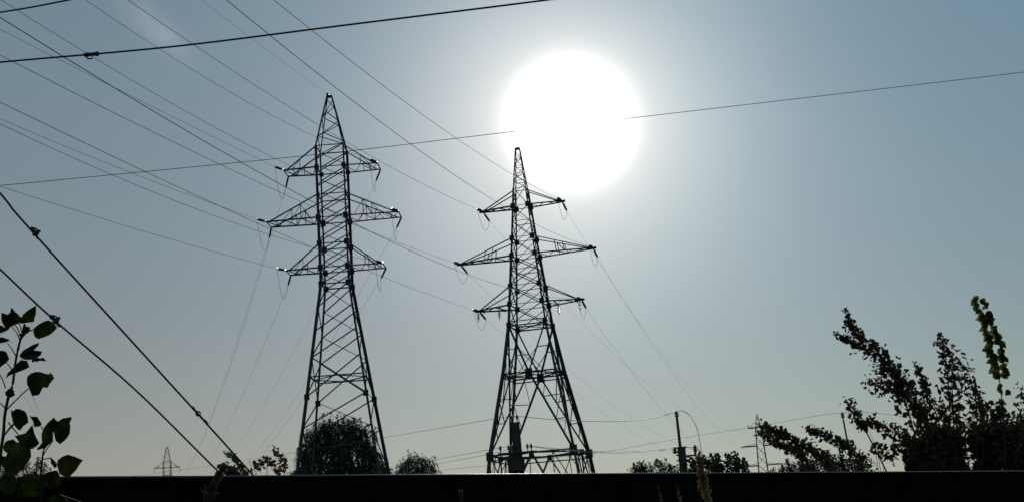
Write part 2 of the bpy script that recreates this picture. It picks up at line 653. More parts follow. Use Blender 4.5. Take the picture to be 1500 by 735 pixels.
def pylon_tapered(loc, yaw, label, near_ang=None, far_pt=None):
    """wide-footed tapering anchor pylon with a slender spire and three pairs of pointed arms"""
    root = empty('pylon', loc, label, 'pylon', 'lattice pylons of the power lines', yaw)
    inv = Matrix.Rotation(-yaw, 3, 'Z')
    Rw = Matrix.Rotation(yaw, 3, 'Z')
    prof = [(0, 4.55), (8.65, 3.45), (15.32, 2.2), (19.42, 1.57), (25.6, 1.02), (31.6, 0.52), (35.3, 0.16)]
    legs(root, prof, [0.26, 0.27, 0.25, 0.19, 0.14, 0.08])
    H = lambda z: square(half_at(prof, z), z)
    def mids(c):
        return [(c[k] + c[(k + 1) % 4]) / 2 for k in range(4)]
    # base section with V bracing below the big belt
    m = MB()
    a, b = H(0), H(8.65)
    ma, mb = mids(a), mids(b)
    for k in range(4):
        k2 = (k + 1) % 4
        m.angle(b[k], b[k2], 0.16)
        m.angle(b[k] - Vector((0, 0, .42)), b[k2] - Vector((0, 0, .42)), 0.10)
        m.angle(mb[k], a[k], 0.14)
        m.angle(mb[k] + Vector((0, 0, .02)), a[k2], 0.14)
        m.angle(mb[k], mb[(k + 1) % 4], 0.12)
        c1 = H(5.0)
        q1, q2 = mb[k].lerp(a[k], .42), mb[k].lerp(a[k2], .42)
        m.angle(c1[k], q1, 0.08); m.angle(c1[k2], q2, 0.08)
        m.angle(b[k], q1, 0.08); m.angle(b[k2], q2, 0.08)
        e1, e2 = b[k].lerp(mb[k], .5), b[k2].lerp(mb[k], .5)
        m.angle(e1, q1, 0.08); m.angle(e2, q2, 0.08)
        m.angle(e1, c1[k], 0.07); m.angle(e2, c1[k2], 0.07)
    m.build('base_lattice', M['steel'], root)
    # lower section: inverted V from mid belt to big belt
    m = MB()
    c, mc = H(15.32), mids(H(15.32))
    for k in range(4):
        k2 = (k + 1) % 4
        m.angle(c[k], c[k2], 0.14)
        m.angle(c[k] + Vector((0, 0, -.3)), c[k2] + Vector((0, 0, -.3)), 0.10)
        m.angle(mc[k], mc[(k + 1) % 4], 0.10)
        m.angle(mc[k], b[k], 0.15)
        m.angle(mc[k] + Vector((0, 0, .02)), b[k2], 0.15)
        for t, zz in ((.33, 13.2), (.62, 11.2)):
            lz = H(zz)
            q1, q2 = mc[k].lerp(b[k], t), mc[k].lerp(b[k2], t)
            m.angle(lz[k], q1, 0.08); m.angle(lz[k2], q2, 0.08)
        l1 = H(13.2)
        m.angle(l1[k], mc[k].lerp(b[k], .62), 0.07); m.angle(l1[k2], mc[k].lerp(b[k2], .62), 0.07)
        m.angle(c[k].lerp(mc[k], .35), mc[k].lerp(b[k], .33), 0.07); m.angle(c[k2].lerp(mc[k], .35), mc[k].lerp(b[k2], .33), 0.07)
        l2 = H(11.2)
        m.angle(l2[k], mc[k].lerp(b[k], .8), 0.06); m.angle(l2[k2], mc[k].lerp(b[k2], .8), 0.06)
    m.build('lower_lattice', M['steel'], root)
    # middle section: V from upper belt corners down to the middle of the mid belt
    m = MB()
    d = H(19.42)
    for k in range(4):
        k2 = (k + 1) % 4
        m.angle(d[k], d[k2], 0.12)
        m.angle(d[k] + Vector((0, 0, .35)), d[k2] + Vector((0, 0, .35)), 0.09)
        m.angle(d[k], mc[k], 0.14)
        m.angle(d[k2] + Vector((0, 0, .02)), mc[k], 0.14)
        lz = H(17.4)
        q1, q2 = d[k].lerp(mc[k], .5), d[k2].lerp(mc[k], .5)
        m.angle(lz[k], q1, 0.08); m.angle(lz[k2], q2, 0.08)
        m.angle(q1, c[k2].lerp(mc[k], .6), 0.06); m.angle(q2, c[k].lerp(mc[k], .6), 0.06)
        m.angle(lz[k], c[k].lerp(mc[k], .5), 0.07); m.angle(lz[k2], c[k2].lerp(mc[k], .5), 0.07)
    m.angle(d[0], d[2], 0.08); m.angle(d[1], d[3] + Vector((0, 0, .02)), 0.08)
    m.build('middle_lattice', M['steel'], root)
    m = MB()
    zs = [19.42, 21.25, 22.9, 24.3, 25.55, 27.15, 28.6, 30.0, 31.6]
    for z0, z1 in zip(zs, zs[1:]):
        a_, b_ = H(z0), H(z1)
        for k in range(4):
            k2 = (k + 1) % 4
            m.angle(a_[k], b_[k2], 0.085 if z0 < 25 else .065)
            if z0 < 28.5 or k % 2:
                m.angle(a_[k2] + Vector((0, 0, .02)), b_[k], 0.07 if z0 < 25 else .05)
            if z0 > 19.5:
                m.angle(a_[k], a_[k2], 0.06)
    m.build('body_lattice', M['steel'], root)
    m = MB()
    zs = np.linspace(31.6, 35.0, 6)
    for i, (z0, z1) in enumerate(zip(zs, zs[1:])):
        a_, b_ = H(z0), H(z1)
        for k in range(4):
            k2 = (k + 1) % 4
            if (i + k) % 2:
                m.angle(a_[k], b_[k2], 0.055)
            else:
                m.angle(a_[k2], b_[k], 0.055)
            m.angle(a_[k], a_[k2], 0.05)
    m.box((0, 0, 35.3), 0.4, 0.4, 0.12)
    m.build('spire_lattice', M['steel'], root)
    plates(root, H(8.6), 0.62)
    plates(root, mids(H(8.55)), 0.42)
    pm = mids(H(15.25))
    plates(root, pm[0::2], 0.62)
    plates(root, pm[1::2], 0.32)
    for z in (19.5, 21.3, 22.85, 25.55, 27.1, 30.0):
        plates(root, H(z), 0.42)
    ends = {}
    for nm, zc, zt, L in (('top', 30.0, 31.4, 3.55), ('mid', 25.55, 27.15, 5.9), ('low', 21.25, 22.9, 4.5)):
        for s, side in ((-1, 'left'), (1, 'right')):
            h, ht = half_at(prof, zc), half_at(prof, zt)
            w = 0.22
            tip = Vector((s * L, 0, zc))
            m = MB()
            for sy in (-1, 1):
                m.angle((s * h, sy * h, zc), tip + Vector((0, sy * w, 0)), 0.13)
                m.angle((s * ht, sy * ht, zt), tip + Vector((-s * .2, sy * w, .04)), 0.09)
            nb = 6 if nm == 'mid' else 4
            for i in range(nb):
                x0, x1 = h + (L - h) * i / nb, h + (L - h) * (i + 1) / nb
                y0, y1 = h + (w - h) * i / nb, h + (w - h) * (i + 1) / nb
                sg = 1 if i % 2 else -1
                m.angle((s * x0, sg * y0, zc + .02), (s * x1, -sg * y1, zc + .02), 0.07)
            if nm == 'mid':
                for f in (.38, .52):
                    for sy in (-1, 1):
                        top = Vector((s * (ht + (L - .2 - ht) * f), sy * (ht + (w - ht) * f), zt + (zc + .04 - zt) * f))
                        bot = Vector((s * (h + (L - h) * f), sy * (h + (w - h) * f), zc))
                        m.angle(top, bot, 0.065)
                m.angle((s * (ht + (L - .2 - ht) * .38), ht + (w - ht) * .38, zt + (zc - zt) * .38), (s * (h + (L - h) * .52), -(h + (w - h) * .52), zc), 0.06)
            m.angle(tip + Vector((0, -.45, .02)), tip + Vector((0, .45, .02)), 0.14)
            m.box(tip + Vector((s * .12, 0, 0)), 0.35, 0.16, 0.18)
            if nm == 'low':                                          # wide beam that carries the hanging strings
                m.angle((s * 2.4, -.9, zc - .05), (s * 2.4, .9, zc - .05), 0.16)
                m.angle((s * (L - .4), -.5, zc - .05), (s * (L - .4), .5, zc - .05), 0.14)
            arm = m.build('crossarm', M['steel'], root)
            if nm == 'low' and near_ang is not None:
                insulator(arm, (s * (L - .05), -.45, zc - .05), (0, 0, -1), 1.0, discs=5, r=.15, glint=False)
                insulator(arm, (s * 2.5, .1 - .9 * (s < 0), zc - .1), (0, 0, -1), 1.0, discs=5, r=.15, glint=False)
            if near_ang is not None:
                dn = inv @ Vector((math.sin(near_ang), -math.cos(near_ang), -0.14))
                e1 = insulator(arm, tip + Vector((0, -.42, 0)), dn, 1.45, discs=7)
                wp = Vector(loc) + Rw @ tip
                fd = far_pt - wp
                fd.z = 0
                fd.normalize()
                d2 = inv @ Vector((fd.x, fd.y, -0.3))
                e2 = insulator(arm, tip + Vector((0, .42, -.02)), d2, 1.5, discs=7, r=.1, glint=False)
                jumper(arm, e1, e2, 1.3)
                ends[nm, side] = (Vector(loc) + Rw @ e1, Vector(loc) + Rw @ e2)
            else:
                e = insulator(arm, tip, (0, 0, -1), 1.4, discs=6, glint=False)
                ends[nm, side] = (Vector(loc) + Rw @ e,) * 2
    return root, ends


T1 = Vector((-14.445, 97.86, 0))
T2 = Vector((1.142, 103.25, 0))
LINE1, LINE2 = math.radians(-16), math.radians(-13)
# the next pylons along the two lines
q = at(244.6, 652.8, 387)
T3 = Vector((q.x, q.y, q.z - 39.6))
q = at(1108.5, 606, 275)
T4 = Vector((q.x, q.y, q.z - 35.3))
print('T3', T3, 'T4', T4)
pyl1, E1 = pylon_straight(T1, math.radians(-1), 'tall dark lattice pylon with a straight body standing in front of the round willow', LINE1, T3 + Vector((0, 0, 33)))
pyl2, E2 = pylon_tapered(T2, math.radians(-13), 'dark lattice pylon with wide tapering foot and spire below the blazing sun', LINE2, T4 + Vector((0, 0, 30)))
pyl3, E3 = pylon_straight(T3, math.radians(24), 'tiny distant lattice pylon above the fence beyond the sloping cables', detail=False)


def pylon_spire(loc, yaw, label):
    root = empty('pylon', loc, label, 'pylon', 'lattice pylons of the power lines', yaw)
    prof = [(0, 1.7), (24, 0.95), (32.2, 0.62), (35.2, 0.1)]
    legs(root, prof, [0.16, 0.14, 0.1])
    H = lambda z: square(half_at(prof, z), z)
    m = MB()
    zs = list(np.linspace(0, 32.2, 17)) + [33.6, 34.8]
    for z0, z1 in zip(zs, zs[1:]):
        a, b = H(z0), H(z1)
        for k in range(4):
            m.angle(a[k], b[(k + 1) % 4], 0.075)
            m.angle(a[(k + 1) % 4], b[k], 0.07)
    m.build('lattice', M['steel'], root)
    ends = {}
    for nm, z, L in (('top', 32.3, 2.2), ('mid', 28.3, 4.2), ('low', 24.0, 4.2)):
        for s, side in ((-1, 'left'), (1, 'right')):
            m = MB()
            h = half_at(prof, z)
            m.angle((s * h, -h, z), (s * L, -.2, z), .22)
            m.angle((s * h, h, z), (s * L, .2, z), .22)
            m.angle((s * h, 0, z + 1.3 if nm == 'top' else z + .5), (s * (L - .2), 0, z + .05), .1)
            arm = m.build('crossarm', M['steel'], root)
            if nm == 'top':
                e = insulator(arm, (s * L, 0, z + .9), (0, 0, -1), 1.0, discs=4, r=.3, glint=False)
            ends[nm, side] = (Vector(loc) + Matrix.Rotation(yaw, 3, 'Z') @ Vector((s * L, 0, z)),) * 2
    return root, ends


pyl4, E4 = pylon_spire(T4, math.radians(-8), 'small distant lattice pylon with three flat arms behind the leafy bushes')

# ------------------------------------------------------------------ conductors
def plane_fit(pts, origin, ang, extra=()):
    """sag curve in the vertical plane through origin: metres along -> height"""
    d = Vector((math.sin(ang), -math.cos(ang), 0))
    nrm = Vector((d.y, -d.x, 0))
    S, Z, W = [], [], []
    for (x, y) in pts:
        v = ray(x, y)
        t = nrm.dot(origin - EYE) / nrm.dot(v)
        q = EYE + v * t
        S.append((q - origin).dot(d)); Z.append(q.z); W.append(1.0)
    for s, z, w in extra:
        S.append(s); Z.append(z); W.append(w)
    c = np.polyfit(S, Z, 2, w=W)
    return d, c


def conductor(label, end, pts, ang, smax, group, r=0.0125, mat='conductor', name='power_line', extra=()):
    ex = [(0.0, end.z, 4.0)] + list(extra)
    d, c = plane_fit(pts, end, ang, ex)
    path = []
    k = 60
    for i in range(k + 1):
        s = smax * i / k
        z = np.polyval(c, s)
        path.append(Vector((end.x + d.x * s, end.y + d.y * s, float(z))))
    path[0] = end.copy()
    m = MB()
    m.tube(path, r, 5)
    o = m.build(name, M[mat], smooth=True)
    tag(o, label, 'power line', group)
    return c


G1 = 'power lines of the left pylon'
G2 = 'power lines of the spired pylon'
near1 = {
    ('low', 'left'): [(394, 388), (245, 349), (158, 323), (0, 273)],
    ('mid', 'left'): [(369, 315), (276, 285), (189, 253), (0, 174)],
    ('top', 'left'): [(395, 238), (210, 150), (130, 110), (0, 43)],
    ('top', 'right'): [(525, 237), (466, 204), (408, 172), (235, 70), (121, 0)],
    ('mid', 'right'): [(556, 308), (418, 240), (240, 143), (129, 78), (0, 2)],
    ('low', 'right'): [(533, 390), (454, 363), (343, 323), (153, 250), (0, 184)],
}
near2 = {
    ('top', 'left'): [(703, 309), (602, 262), (508, 207), (464, 182), (282, 65), (187, 0)],
    ('top', 'right'): [(822, 300), (754, 260), (676, 207), (455, 43), (400, 0)],
    ('mid', 'right'): [(868, 368), (786, 331), (731, 297), (601, 211), (393, 50), (331, 0)],
    ('mid', 'left'): [(669, 384), (516, 327), (446, 296), (308, 238), (93, 130), (0, 78)],
    ('low', 'right'): [(845, 450), (741, 421), (516, 325), (450, 291), (343, 232), (195, 142), (85, 82), (0, 27)],
    ('low', 'left'): [(698, 445), (557, 403), (461, 363), (268, 278), (205, 248), (0, 150)],
}
WORD = {'top': 'upper', 'mid': 'middle', 'low': 'lower'}
for (lv, sd), pts in near1.items():
    conductor('wire from %s end of left pylon\'s %s arms to the top left' % (sd, WORD[lv]), E1[lv, sd][0], pts, LINE1, 150, G1)
for (lv, sd), pts in near2.items():
    conductor('wire from %s end of spired pylon\'s %s arms to the top left' % (sd, WORD[lv]), E2[lv, sd][0], pts, LINE2, 155, G2)
conductor('faint earth wire from the tip of the left pylon up past the top edge', E1['peak', ''][0], [(466, 131), (374, 60), (294, 0)], LINE1, 150, G1, 0.009)

far1 = {
    ('top', 'left'): [(413, 290), (395, 338), (383, 390), (317, 593), (269, 696)],
    ('mid', 'left'): [(391, 348), (381, 396), (320, 588), (274, 690)],
    ('low', 'left'): [(421, 415), (395, 490), (355, 580), (296, 696)],
    ('top', 'right'): [(543, 283), (512, 340), (465, 438), (400, 565), (329, 679)],
    ('mid', 'right'): [(568, 348), (527, 420), (469, 537), (400, 630), (367, 669)],
    ('low', 'right'): [(541, 420), (522, 456), (446, 579), (383, 669)],
}
far2 = {
    ('top', 'right'): [(827, 312), (861, 361), (925, 452), (986, 538), (1035, 594), (1065, 623)],
    ('mid', 'right'): [(873, 380), (925, 456), (1002, 572), (1033, 607)],
    ('low', 'right'): [(854, 466), (913, 535), (967, 594)],
    ('top', 'left'): [(720, 323), (745, 347), (860, 466), (925, 540), (985, 598)],
    ('mid', 'left'): [(692, 398), (724, 431), (842, 545), (908, 603)],
    ('low', 'left'): [(706, 465), (850, 575), (890, 612)],
}
for T, E, EF, far, who, gr in ((T1, E1, E3, far1, 'left pylon', G1), (T2, E2, E4, far2, 'spired pylon', G2)):
    for (lv, sd), pts in far.items():
        a, b = E[lv, sd][1], EF[lv, sd][0]
        dv = b - a
        span = math.hypot(dv.x, dv.y)
        ang = math.atan2(dv.x, -dv.y)
        conductor('faint wire sagging away behind %s from %s end of its %s arms' % (who, sd, WORD[lv]), a, pts, ang, span, gr, 0.0095 if T is T1 else 0.008,
                  extra=[(span, b.z, 0.6)])


def line(name, label, cat, pts, depths, r, mat='cable', group=None, nseg=10, n=6):
    P = [at(x, y, d) for (x, y), d in zip(pts, depths)]
    m = MB()
    m.tube(spline(P, nseg), r, n)
    o = m.build(name, M[mat], smooth=True)
    return tag(o, label, cat, group)


# ------------------------------------------------------------------ near cables overhead
def lump(m, p, d, L, r0, r1):
    m.lathe(p - d * (L / 2), d, [(0, r0 * .5), (L * .12, r0), (L * .4, r0 * .92), (L * .5, r0 * .7), (L * .62, r1), (L * .88, r1 * .9), (L, r1 * .5)], 8)


def cable(label, pts, depths, r, group, clamps=()):
    P = [at(x, y, d) for (x, y), d in zip(pts, depths)]
    path = spline(P, 12)
    root = empty('overhead_cable', path[0], label, 'cable', group)
    m = MB()
    m.tube([p - path[0] for p in path], r, 8)
    m.build('strand', M['cable'], root, smooth=True)
    for (x, y, kind) in clamps:
        best = min(range(len(path) - 1), key=lambda i: (path[i] - EYE).normalized().cross(ray(x, y).normalized()).length)
        v = ray(x, y).normalized()
        dd = (path[best] - EYE).dot(v)
        p = EYE + v * dd - path[0]
        d = (path[min(best + 1, len(path) - 1)] - path[max(best - 1, 0)]).normalized()
        side = d.cross(v).normalized()
        c = MB()
        if kind == 'hook':                                          # thimble, link and hooked tail
            lump(c, p - d * .030, d, 0.040, .013, .016)
            lump(c, p + d * .032, d, 0.048, .014, .017)
            for sg in (-1, 1):
                c.tube([p - d * .014 + side * .008 * sg, p + d * .018 + side * .008 * sg], 0.0036, 6)
            sd = side if side.z < 0 else -side
            c.tube(spline([p - d * .036, p - d * .030 + sd * .020, p - d * .014 + sd * .027, p + d * .008 + sd * .025], 5), 0.005, 6)
        elif kind == 'ring':
            lump(c, p + d * .045, d, 0.085, .006, .010)
            lump(c, p - d * .04, d, 0.05, .010, .007)
            ring = [p - d * .004 + (d * math.cos(t) + side * math.sin(t)) * .013 for t in np.linspace(0, 2 * math.pi, 13)]
            c.tube(ring, 0.0055, 6)
        else:                                                       # egg insulator with two bent loops
            lump(c, p, d, 0.062, .014, .024)
            sd = -side if side.x < 0 else side
            c.tube(spline([p - d * .032, p - d * .01 + sd * .016, p + d * .022 + sd * .024, p + d * .012 + sd * .030], 5), 0.005, 6)
            c.tube(spline([p + d * .03, p + d * .04 - sd * .014, p + d * .058 - sd * .006], 4), 0.005, 6)
        c.build('clamp', M['steel_dark'], root)
    return root


GN = 'dark cables close overhead'
cable('thick black cable with a hooked clamp crossing the upper left corner', [(-260, 116), (0, 91.5), (250, 69), (500, 38), (805, 0), (1000, -26)],
      [8.4, 8, 7.8, 7.6, 7.4, 7.3], 0.0062, GN, [(133, 80, 'hook')])
cable('short black cable cutting across the extreme top left corner', [(-200, 46), (0, 18.5), (103, 0), (260, -32)], [8.3, 8.2, 8.1, 8.0], 0.0058, GN)
cable('upper black sloping cable with two clamps at lower left', [(-140, 118), (0, 283), (48, 340), (291, 607), (374, 699), (440, 772)],
      [7.2, 7.4, 7.45, 7.8, 7.9, 8.0], 0.0065, GN, [(50, 339, 'egg'), (291, 606, 'ring')])
cable('lower black sloping cable with one clamp above the big leaves', [(-140, 262), (0, 394), (78, 467), (200, 572), (324, 694), (400, 765)],
      [7.0, 7.2, 7.3, 7.5, 7.7, 7.8], 0.0060, GN, [(79, 467, 'egg')])
line('overhead_wire', 'single long thin wire crossing the whole sky in front of the sun', 'wire',
     [(-220, 291), (0, 272), (460, 227), (735, 195), (935, 172), (1500, 106), (1760, 74)], [27, 27.5, 28, 28.5, 29, 30, 30.5], 0.0075, 'conductor')

# ------------------------------------------------------------------ line poles
def pot(parent, p, h, r, d=(0, 0, 1)):
    m = MB()
    prof = [(0, r * .3)]
    k = 3
    for i in range(k):
        s = h * (.2 + .75 * i / k)
        prof += [(s, r * .55), (s + h * .05, r), (s + h * .13, r * .95), (s + h * .17, r * .55)]
    prof += [(h * .98, r * .4)]
    m.lathe(p, d, prof, 10)
    o = m.build('insulator', M['porcelain'], parent)
    c = MB()
    c.lathe(Vector(p) + Vector(d) * h * .9, d, [(0, r * .3), (h * .05, r * .42), (h * .2, r * .4), (h * .24, r * .15)], 8)
    c.build('cap', M['fitting'], o, smooth=True)
    return Vector(p) + Vector(d) * h


GP = 'line poles behind the fence'
# tapered concrete pole seen through the foot of the pylon under the sun
dA = 60
topA = at(755.0, 618, dA)
botA = Vector((topA.x + .0, topA.y, 0))
poleA = empty('line_pole', (topA.x, topA.y, 0), 'stout tapered concrete pole with insulators seen through the spired pylon\'s foot', 'pole', GP)
zA = topA.z
m = MB()
w0, w1 = 0.34, 0.19
vs, fs = [], []
for z, w in ((0, w0), (zA, w1)):
    for sx, sy in ((-1, -1), (1, -1), (1, 1), (-1, 1)):
        for bx, by in ((.8, 1), (1, .8)):
            b2 = (bx, by) if sx * sy > 0 else (by, bx)
            vs.append(Vector((sx * w * b2[0], sy * w * .8 * b2[1], z)))
fs = [(k, (k + 1) % 8, (k + 1) % 8 + 8, k + 8) for k in range(8)] + [tuple(range(7, -1, -1)), tuple(range(8, 16))]
m.add(vs, fs)
m.build('shaft', M['concrete'], poleA)
for dx in (-.17, .09):
    m = MB()
    m.tube([(dx, 0, zA - .12), (dx, 0, zA + .22)], 0.025, 6)
    m.build('pin', M['steel_dark'], poleA)
    pot(poleA, (dx, 0, zA + .14), .2, .085)
zB2 = at(757, 664, dA).z
m = MB()
m.box((0, -.25, zB2), 1.9, 0.09, 0.1)
m.build('crossarm', M['steel_dark'], poleA)
for dx in (-.82, -.42, -.24, .5, .68):
    m = MB()
    m.tube([(dx, -.25, zB2), (dx, -.25, zB2 + .2)], 0.022, 6)
    m.build('pin', M['steel_dark'], poleA)
    pot(poleA, (dx, -.25, zB2 + .16), .22, .085)
m = MB()
m.box((-.05, -.34, at(757, 683, dA).z), .72, .3, .5)
m.box((-.36, -.34, at(757, 688, dA).z), .3, .28, .5)
m.build('switch_box', M['steel_dark'], poleA)

dB = 52
topB = at(991.5, 611, dB)
poleB = empty('line_pole', (topB.x, topB.y, 0), 'pole with thin steel top on a thick post rising above the leafy bush', 'pole', GP)
zt = topB.z
zj = at(997, 655, dB).z
m = MB()
m.tube([(.03, 0, zj - 1.2), (0, 0, zt)], 0.07, 10, 0.055)
m.build('steel_top', M['steel_dark'], poleB)
m = MB()
m.tube([(.06, 0, 0), (.06, 0, zj)], 0.19, 10, 0.165)
m.box((.06, 0, zj - .02), .40, .36, .05)
m.build('post', M['concrete'], poleB)
pot(poleB, (0, 0, zt - .02), .27, .11)
m = MB()
m.tube([(.06, -.05, zj - .38), (.55, -.05, zj - .38), (.62, -.05, zj - .28)], 0.035, 8)
m.box((-.2, -.05, zj - .2), .22, .12, .08)
m.build('bracket', M['steel_dark'], poleB)
pot(poleB, (.62, -.05, zj - .28), .30, .12)
pot(poleB, (-.23, -.05, zj - .26), .27, .11)
for zz in (zj - .55, zj - .32):
    m = MB()
    m.tube([(-.2, -.1, zz), (-.02, -.1, zz)], .03, 6)
    m.build('band', M['steel_dark'], poleB)


dC = 74
topC = at(1235.3, 613.5, dC)
poleC = empty('line_pole', (topC.x + .25, topC.y, 0), 'thin leaning pole with one insulator between the drooping shrub and autumn branches', 'pole', GP)
m = MB()
m.tube([(.1, 0, 0), (-.25, 0, topC.z)], 0.075, 8, 0.05)
m.build('shaft', M['steel_dark'], poleC)
pot(poleC, (-.26, 0, topC.z + .02), .38, .13)

GW = 'wires between the line poles'
line('service_wire', 'thin wire from far left to the insulators atop the stout concrete pole', 'wire',
     [(90, 706), (200, 696), (290, 684), (420, 664), (565, 640), (712, 615), (748, 609.5)], [190, 170, 150, 120, 92, 63, 60], 0.011, 'conductor', GW)
line('service_wire', 'bright sagging wire joining the tops of the stout pole and thin-topped pole', 'wire',
     [(748, 609.5), (770, 610), (800, 613), (870, 616.5), (930, 615.5), (965, 610), (990, 602)], [60, 59.5, 59, 57, 55, 53, 52], 0.013, 'bright_wire', GW)
line('service_wire', 'wire from the left to the stout pole\'s crossarm, uppermost of those three', 'wire',
     [(470, 700), (575, 684), (630, 674), (712, 659), (745, 653)], [150, 105, 85, 63, 60], 0.010, 'conductor', GW)
line('service_wire', 'wire from the left to the stout pole\'s crossarm, middle of those three', 'wire',
     [(470, 708), (575, 690), (632, 680), (714, 665), (749, 656)], [150, 105, 85, 63, 60], 0.010, 'conductor', GW)
line('service_wire', 'wire from the left to the stout pole\'s crossarm, lowest and faintest of the three', 'wire',
     [(470, 712), (575, 699), (657, 687), (714, 681), (742, 672)], [150, 105, 80, 63, 60], 0.008, 'conductor', GW)
line('service_wire', 'bright wire from the stout pole\'s crossarm to the left insulator of the thick post', 'wire',
     [(775, 652.5), (800, 655), (850, 659.5), (900, 661), (950, 659), (986, 655.5)], [60, 59, 57, 55, 53, 52], 0.012, 'bright_wire', GW)
line('service_wire', 'wire from the stout pole\'s crossarm to the right insulator on the thick post\'s bracket', 'wire',
     [(780, 653), (800, 656.5), (850, 661), (900, 663), (950, 661), (985, 657), (1000, 654.5), (1012, 655)], [60, 59, 57, 55, 53, 51.8, 51.7, 51.9], 0.011, 'bright_wire', GW)
line('service_wire', 'faint wire climbing right past the small distant pylon to the thin leaning pole', 'wire',
     [(780, 672), (870, 663.5), (1005, 640), (1102, 625), (1234, 604), (1330, 610), (1420, 622)], [100, 96, 88, 82, 74, 70, 66], 0.010, 'conductor', GW)
line('service_wire', 'slack lead curving down from the thin pole top into the leafy bush', 'wire',
     [(993, 602), (1000, 601.5), (1010, 608), (1019, 622), (1024, 640), (1027, 660), (1027.5, 690)], [52, 51.9, 51.8, 51.6, 51.5, 51.4, 51.4], 0.012, 'conductor', GW)
line('service_wire', 'short lead curving from the bracket insulator into the leafy bush', 'wire',
     [(1013, 655.5), (1020, 656), (1025, 660), (1029, 667), (1030, 690)], [51.9, 51.8, 51.7, 51.6, 51.6], 0.012, 'conductor', GW)


# ------------------------------------------------------------------ foliage
def leaves(name, C, size, mat, parent, aspect=0.5, droop=None, spread=1.0, curl=0.12):
    """one small bent leaf blade at every centre"""
    C = np.asarray(C, float)
    N = len(C)
    size = np.broadcast_to(np.asarray(size, float), (N,)) * rng.uniform(0.65, 1.25, N)
    d = rng.normal(size=(N, 3)) * spread
    if droop is not None:
        d = d + np.asarray(droop, float)
    d /= np.linalg.norm(d, axis=1)[:, None] + 1e-9
    r = rng.normal(size=(N, 3))
    s = np.cross(d, r)
    s /= np.linalg.norm(s, axis=1)[:, None] + 1e-9
    nn = np.cross(d, s)
    L = size[:, None]
    W = L * aspect * rng.uniform(.75, 1.2, (N, 1))
    b = L * curl
    V = np.stack([C - d * L * .5, C - d * L * .12 + s * W * .5 + nn * b, C + d * L * .22 + s * W * .42 + nn * b,
                  C + d * L * .55, C + d * L * .22 - s * W * .42 + nn * b, C - d * L * .12 - s * W * .5 + nn * b], 1).reshape(-1, 3)
    i = np.arange(N)[:, None] * 6
    F = np.concatenate([i + np.array([[0, 1, 2, 3]]), i + np.array([[0, 3, 4, 5]])], 0)
    me = bpy.data.meshes.new(name)
    me.vertices.add(len(V))
    me.vertices.foreach_set('co', V.astype(np.float32).ravel())
    me.loops.add(F.size)
    me.loops.foreach_set('vertex_index', F.astype(np.int32).ravel())
    me.polygons.add(len(F))
    me.polygons.foreach_set('loop_start', np.arange(0, F.size, 4, dtype=np.int32))
    me.polygons.foreach_set('loop_total', np.full(len(F), 4, dtype=np.int32))
    me.materials.append(mat)
    me.update(calc_edges=True)
    me.validate()
    o = bpy.data.objects.new(name, me)
    col.objects.link(o)
    o.parent = parent
    return o


def trunk(parent, h, r, limbs, crown_r, lean=0.0, mat='bark'):
    m = MB()
    m.tube(spline([(0, 0, -.05), (lean * .3, .05, h * .35), (lean, 0, h * .7), (lean, .1, h * .95)], 5), r, 8, r * .35)
    for k in range(limbs):
        a = 2 * math.pi * k / limbs + random.uniform(-.3, .3)
        z0 = h * random.uniform(.3, .6)
        m.tube(spline([(lean * z0 / h, 0, z0), (lean + math.cos(a) * crown_r * .4, math.sin(a) * crown_r * .4, z0 + h * .16),
                       (lean + math.cos(a) * crown_r * .75, math.sin(a) * crown_r * .75, min(h * .93, z0 + h * .34))], 4), r * .4, 6, r * .1)
    return m.build('trunk', M[mat], parent)


def willow(base, h, rx, rz, label, nstr, leaf, group=None, holes=.0, top_tufts=()):
    """hanging strands of narrow leaves over a rounded crown"""
    root = empty('willow_tree', base, label, 'tree', group)
    trunk(root, h * .93, h * .025, 7, rx * .8)
    C = []
    cz = h - rz
    for i in range(nstr):
        u, v = random.random() * 2 * math.pi, random.random()
        el = math.asin(random.uniform(-.15, 1))
        k = random.uniform(.72, 1.0) * (1 + .22 * noise.noise((math.cos(u) * 2.3, math.sin(u) * 2.3, el * 3.2)))
        p = Vector((rx * k * math.cos(el) * math.cos(u), rx * k * math.cos(el) * math.sin(u), cz + rz * k * math.sin(el)))
        if noise.noise((p.x * .9 + 5, p.y * .9, p.z * .9)) < -.55 + holes and el < .7:
            continue
        L = random.uniform(.12, .42) * rz
        out = Vector((math.cos(u), math.sin(u), 0)) * random.uniform(.02, .09) * rx
        st = max(8, int(L / (leaf * .42)))
        for j in range(st):
            t = j / st
            q = p + out * math.sin(t * 1.7) + Vector((0, 0, .05 * rz * math.sin(t * 3.0) - L * t * t * .8 - L * t * .2))
            C.append(q + Vector((random.gauss(0, .25 * leaf), random.gauss(0, .25 * leaf), random.gauss(0, .2 * leaf))))
    for (x, z0, z1, w) in top_tufts:
        for j in range(60):
            t = random.random()
            C.append(Vector((x + random.gauss(0, w * (1 - t * .5)), random.gauss(0, w), z0 + (z1 - z0) * t)))
    leaves('crown', C, leaf, M['willow'], root, .34, (0, 0, -1.6), .7)
    # denser inner foliage, thinning low down
    C = []
    for i in range(int(nstr * 10)):
        u, el, k = random.random() * 2 * math.pi, math.asin(random.uniform(-.9, .95)), random.random() ** .4 * .9
        p = Vector((rx * k * math.cos(el) * math.cos(u), rx * k * math.cos(el) * math.sin(u), cz + rz * k * math.sin(el)))
        if noise.noise((p.x * .95 + 9, p.z * .95, 2.0)) < -.24 + holes - .05 * (p.z - cz) + .03 * p.x:
            continue
        C.append(p)
    leaves('inner_foliage', C, leaf * 1.25, M['willow'], root, .42, (0, 0, -.9), .8)
    return root


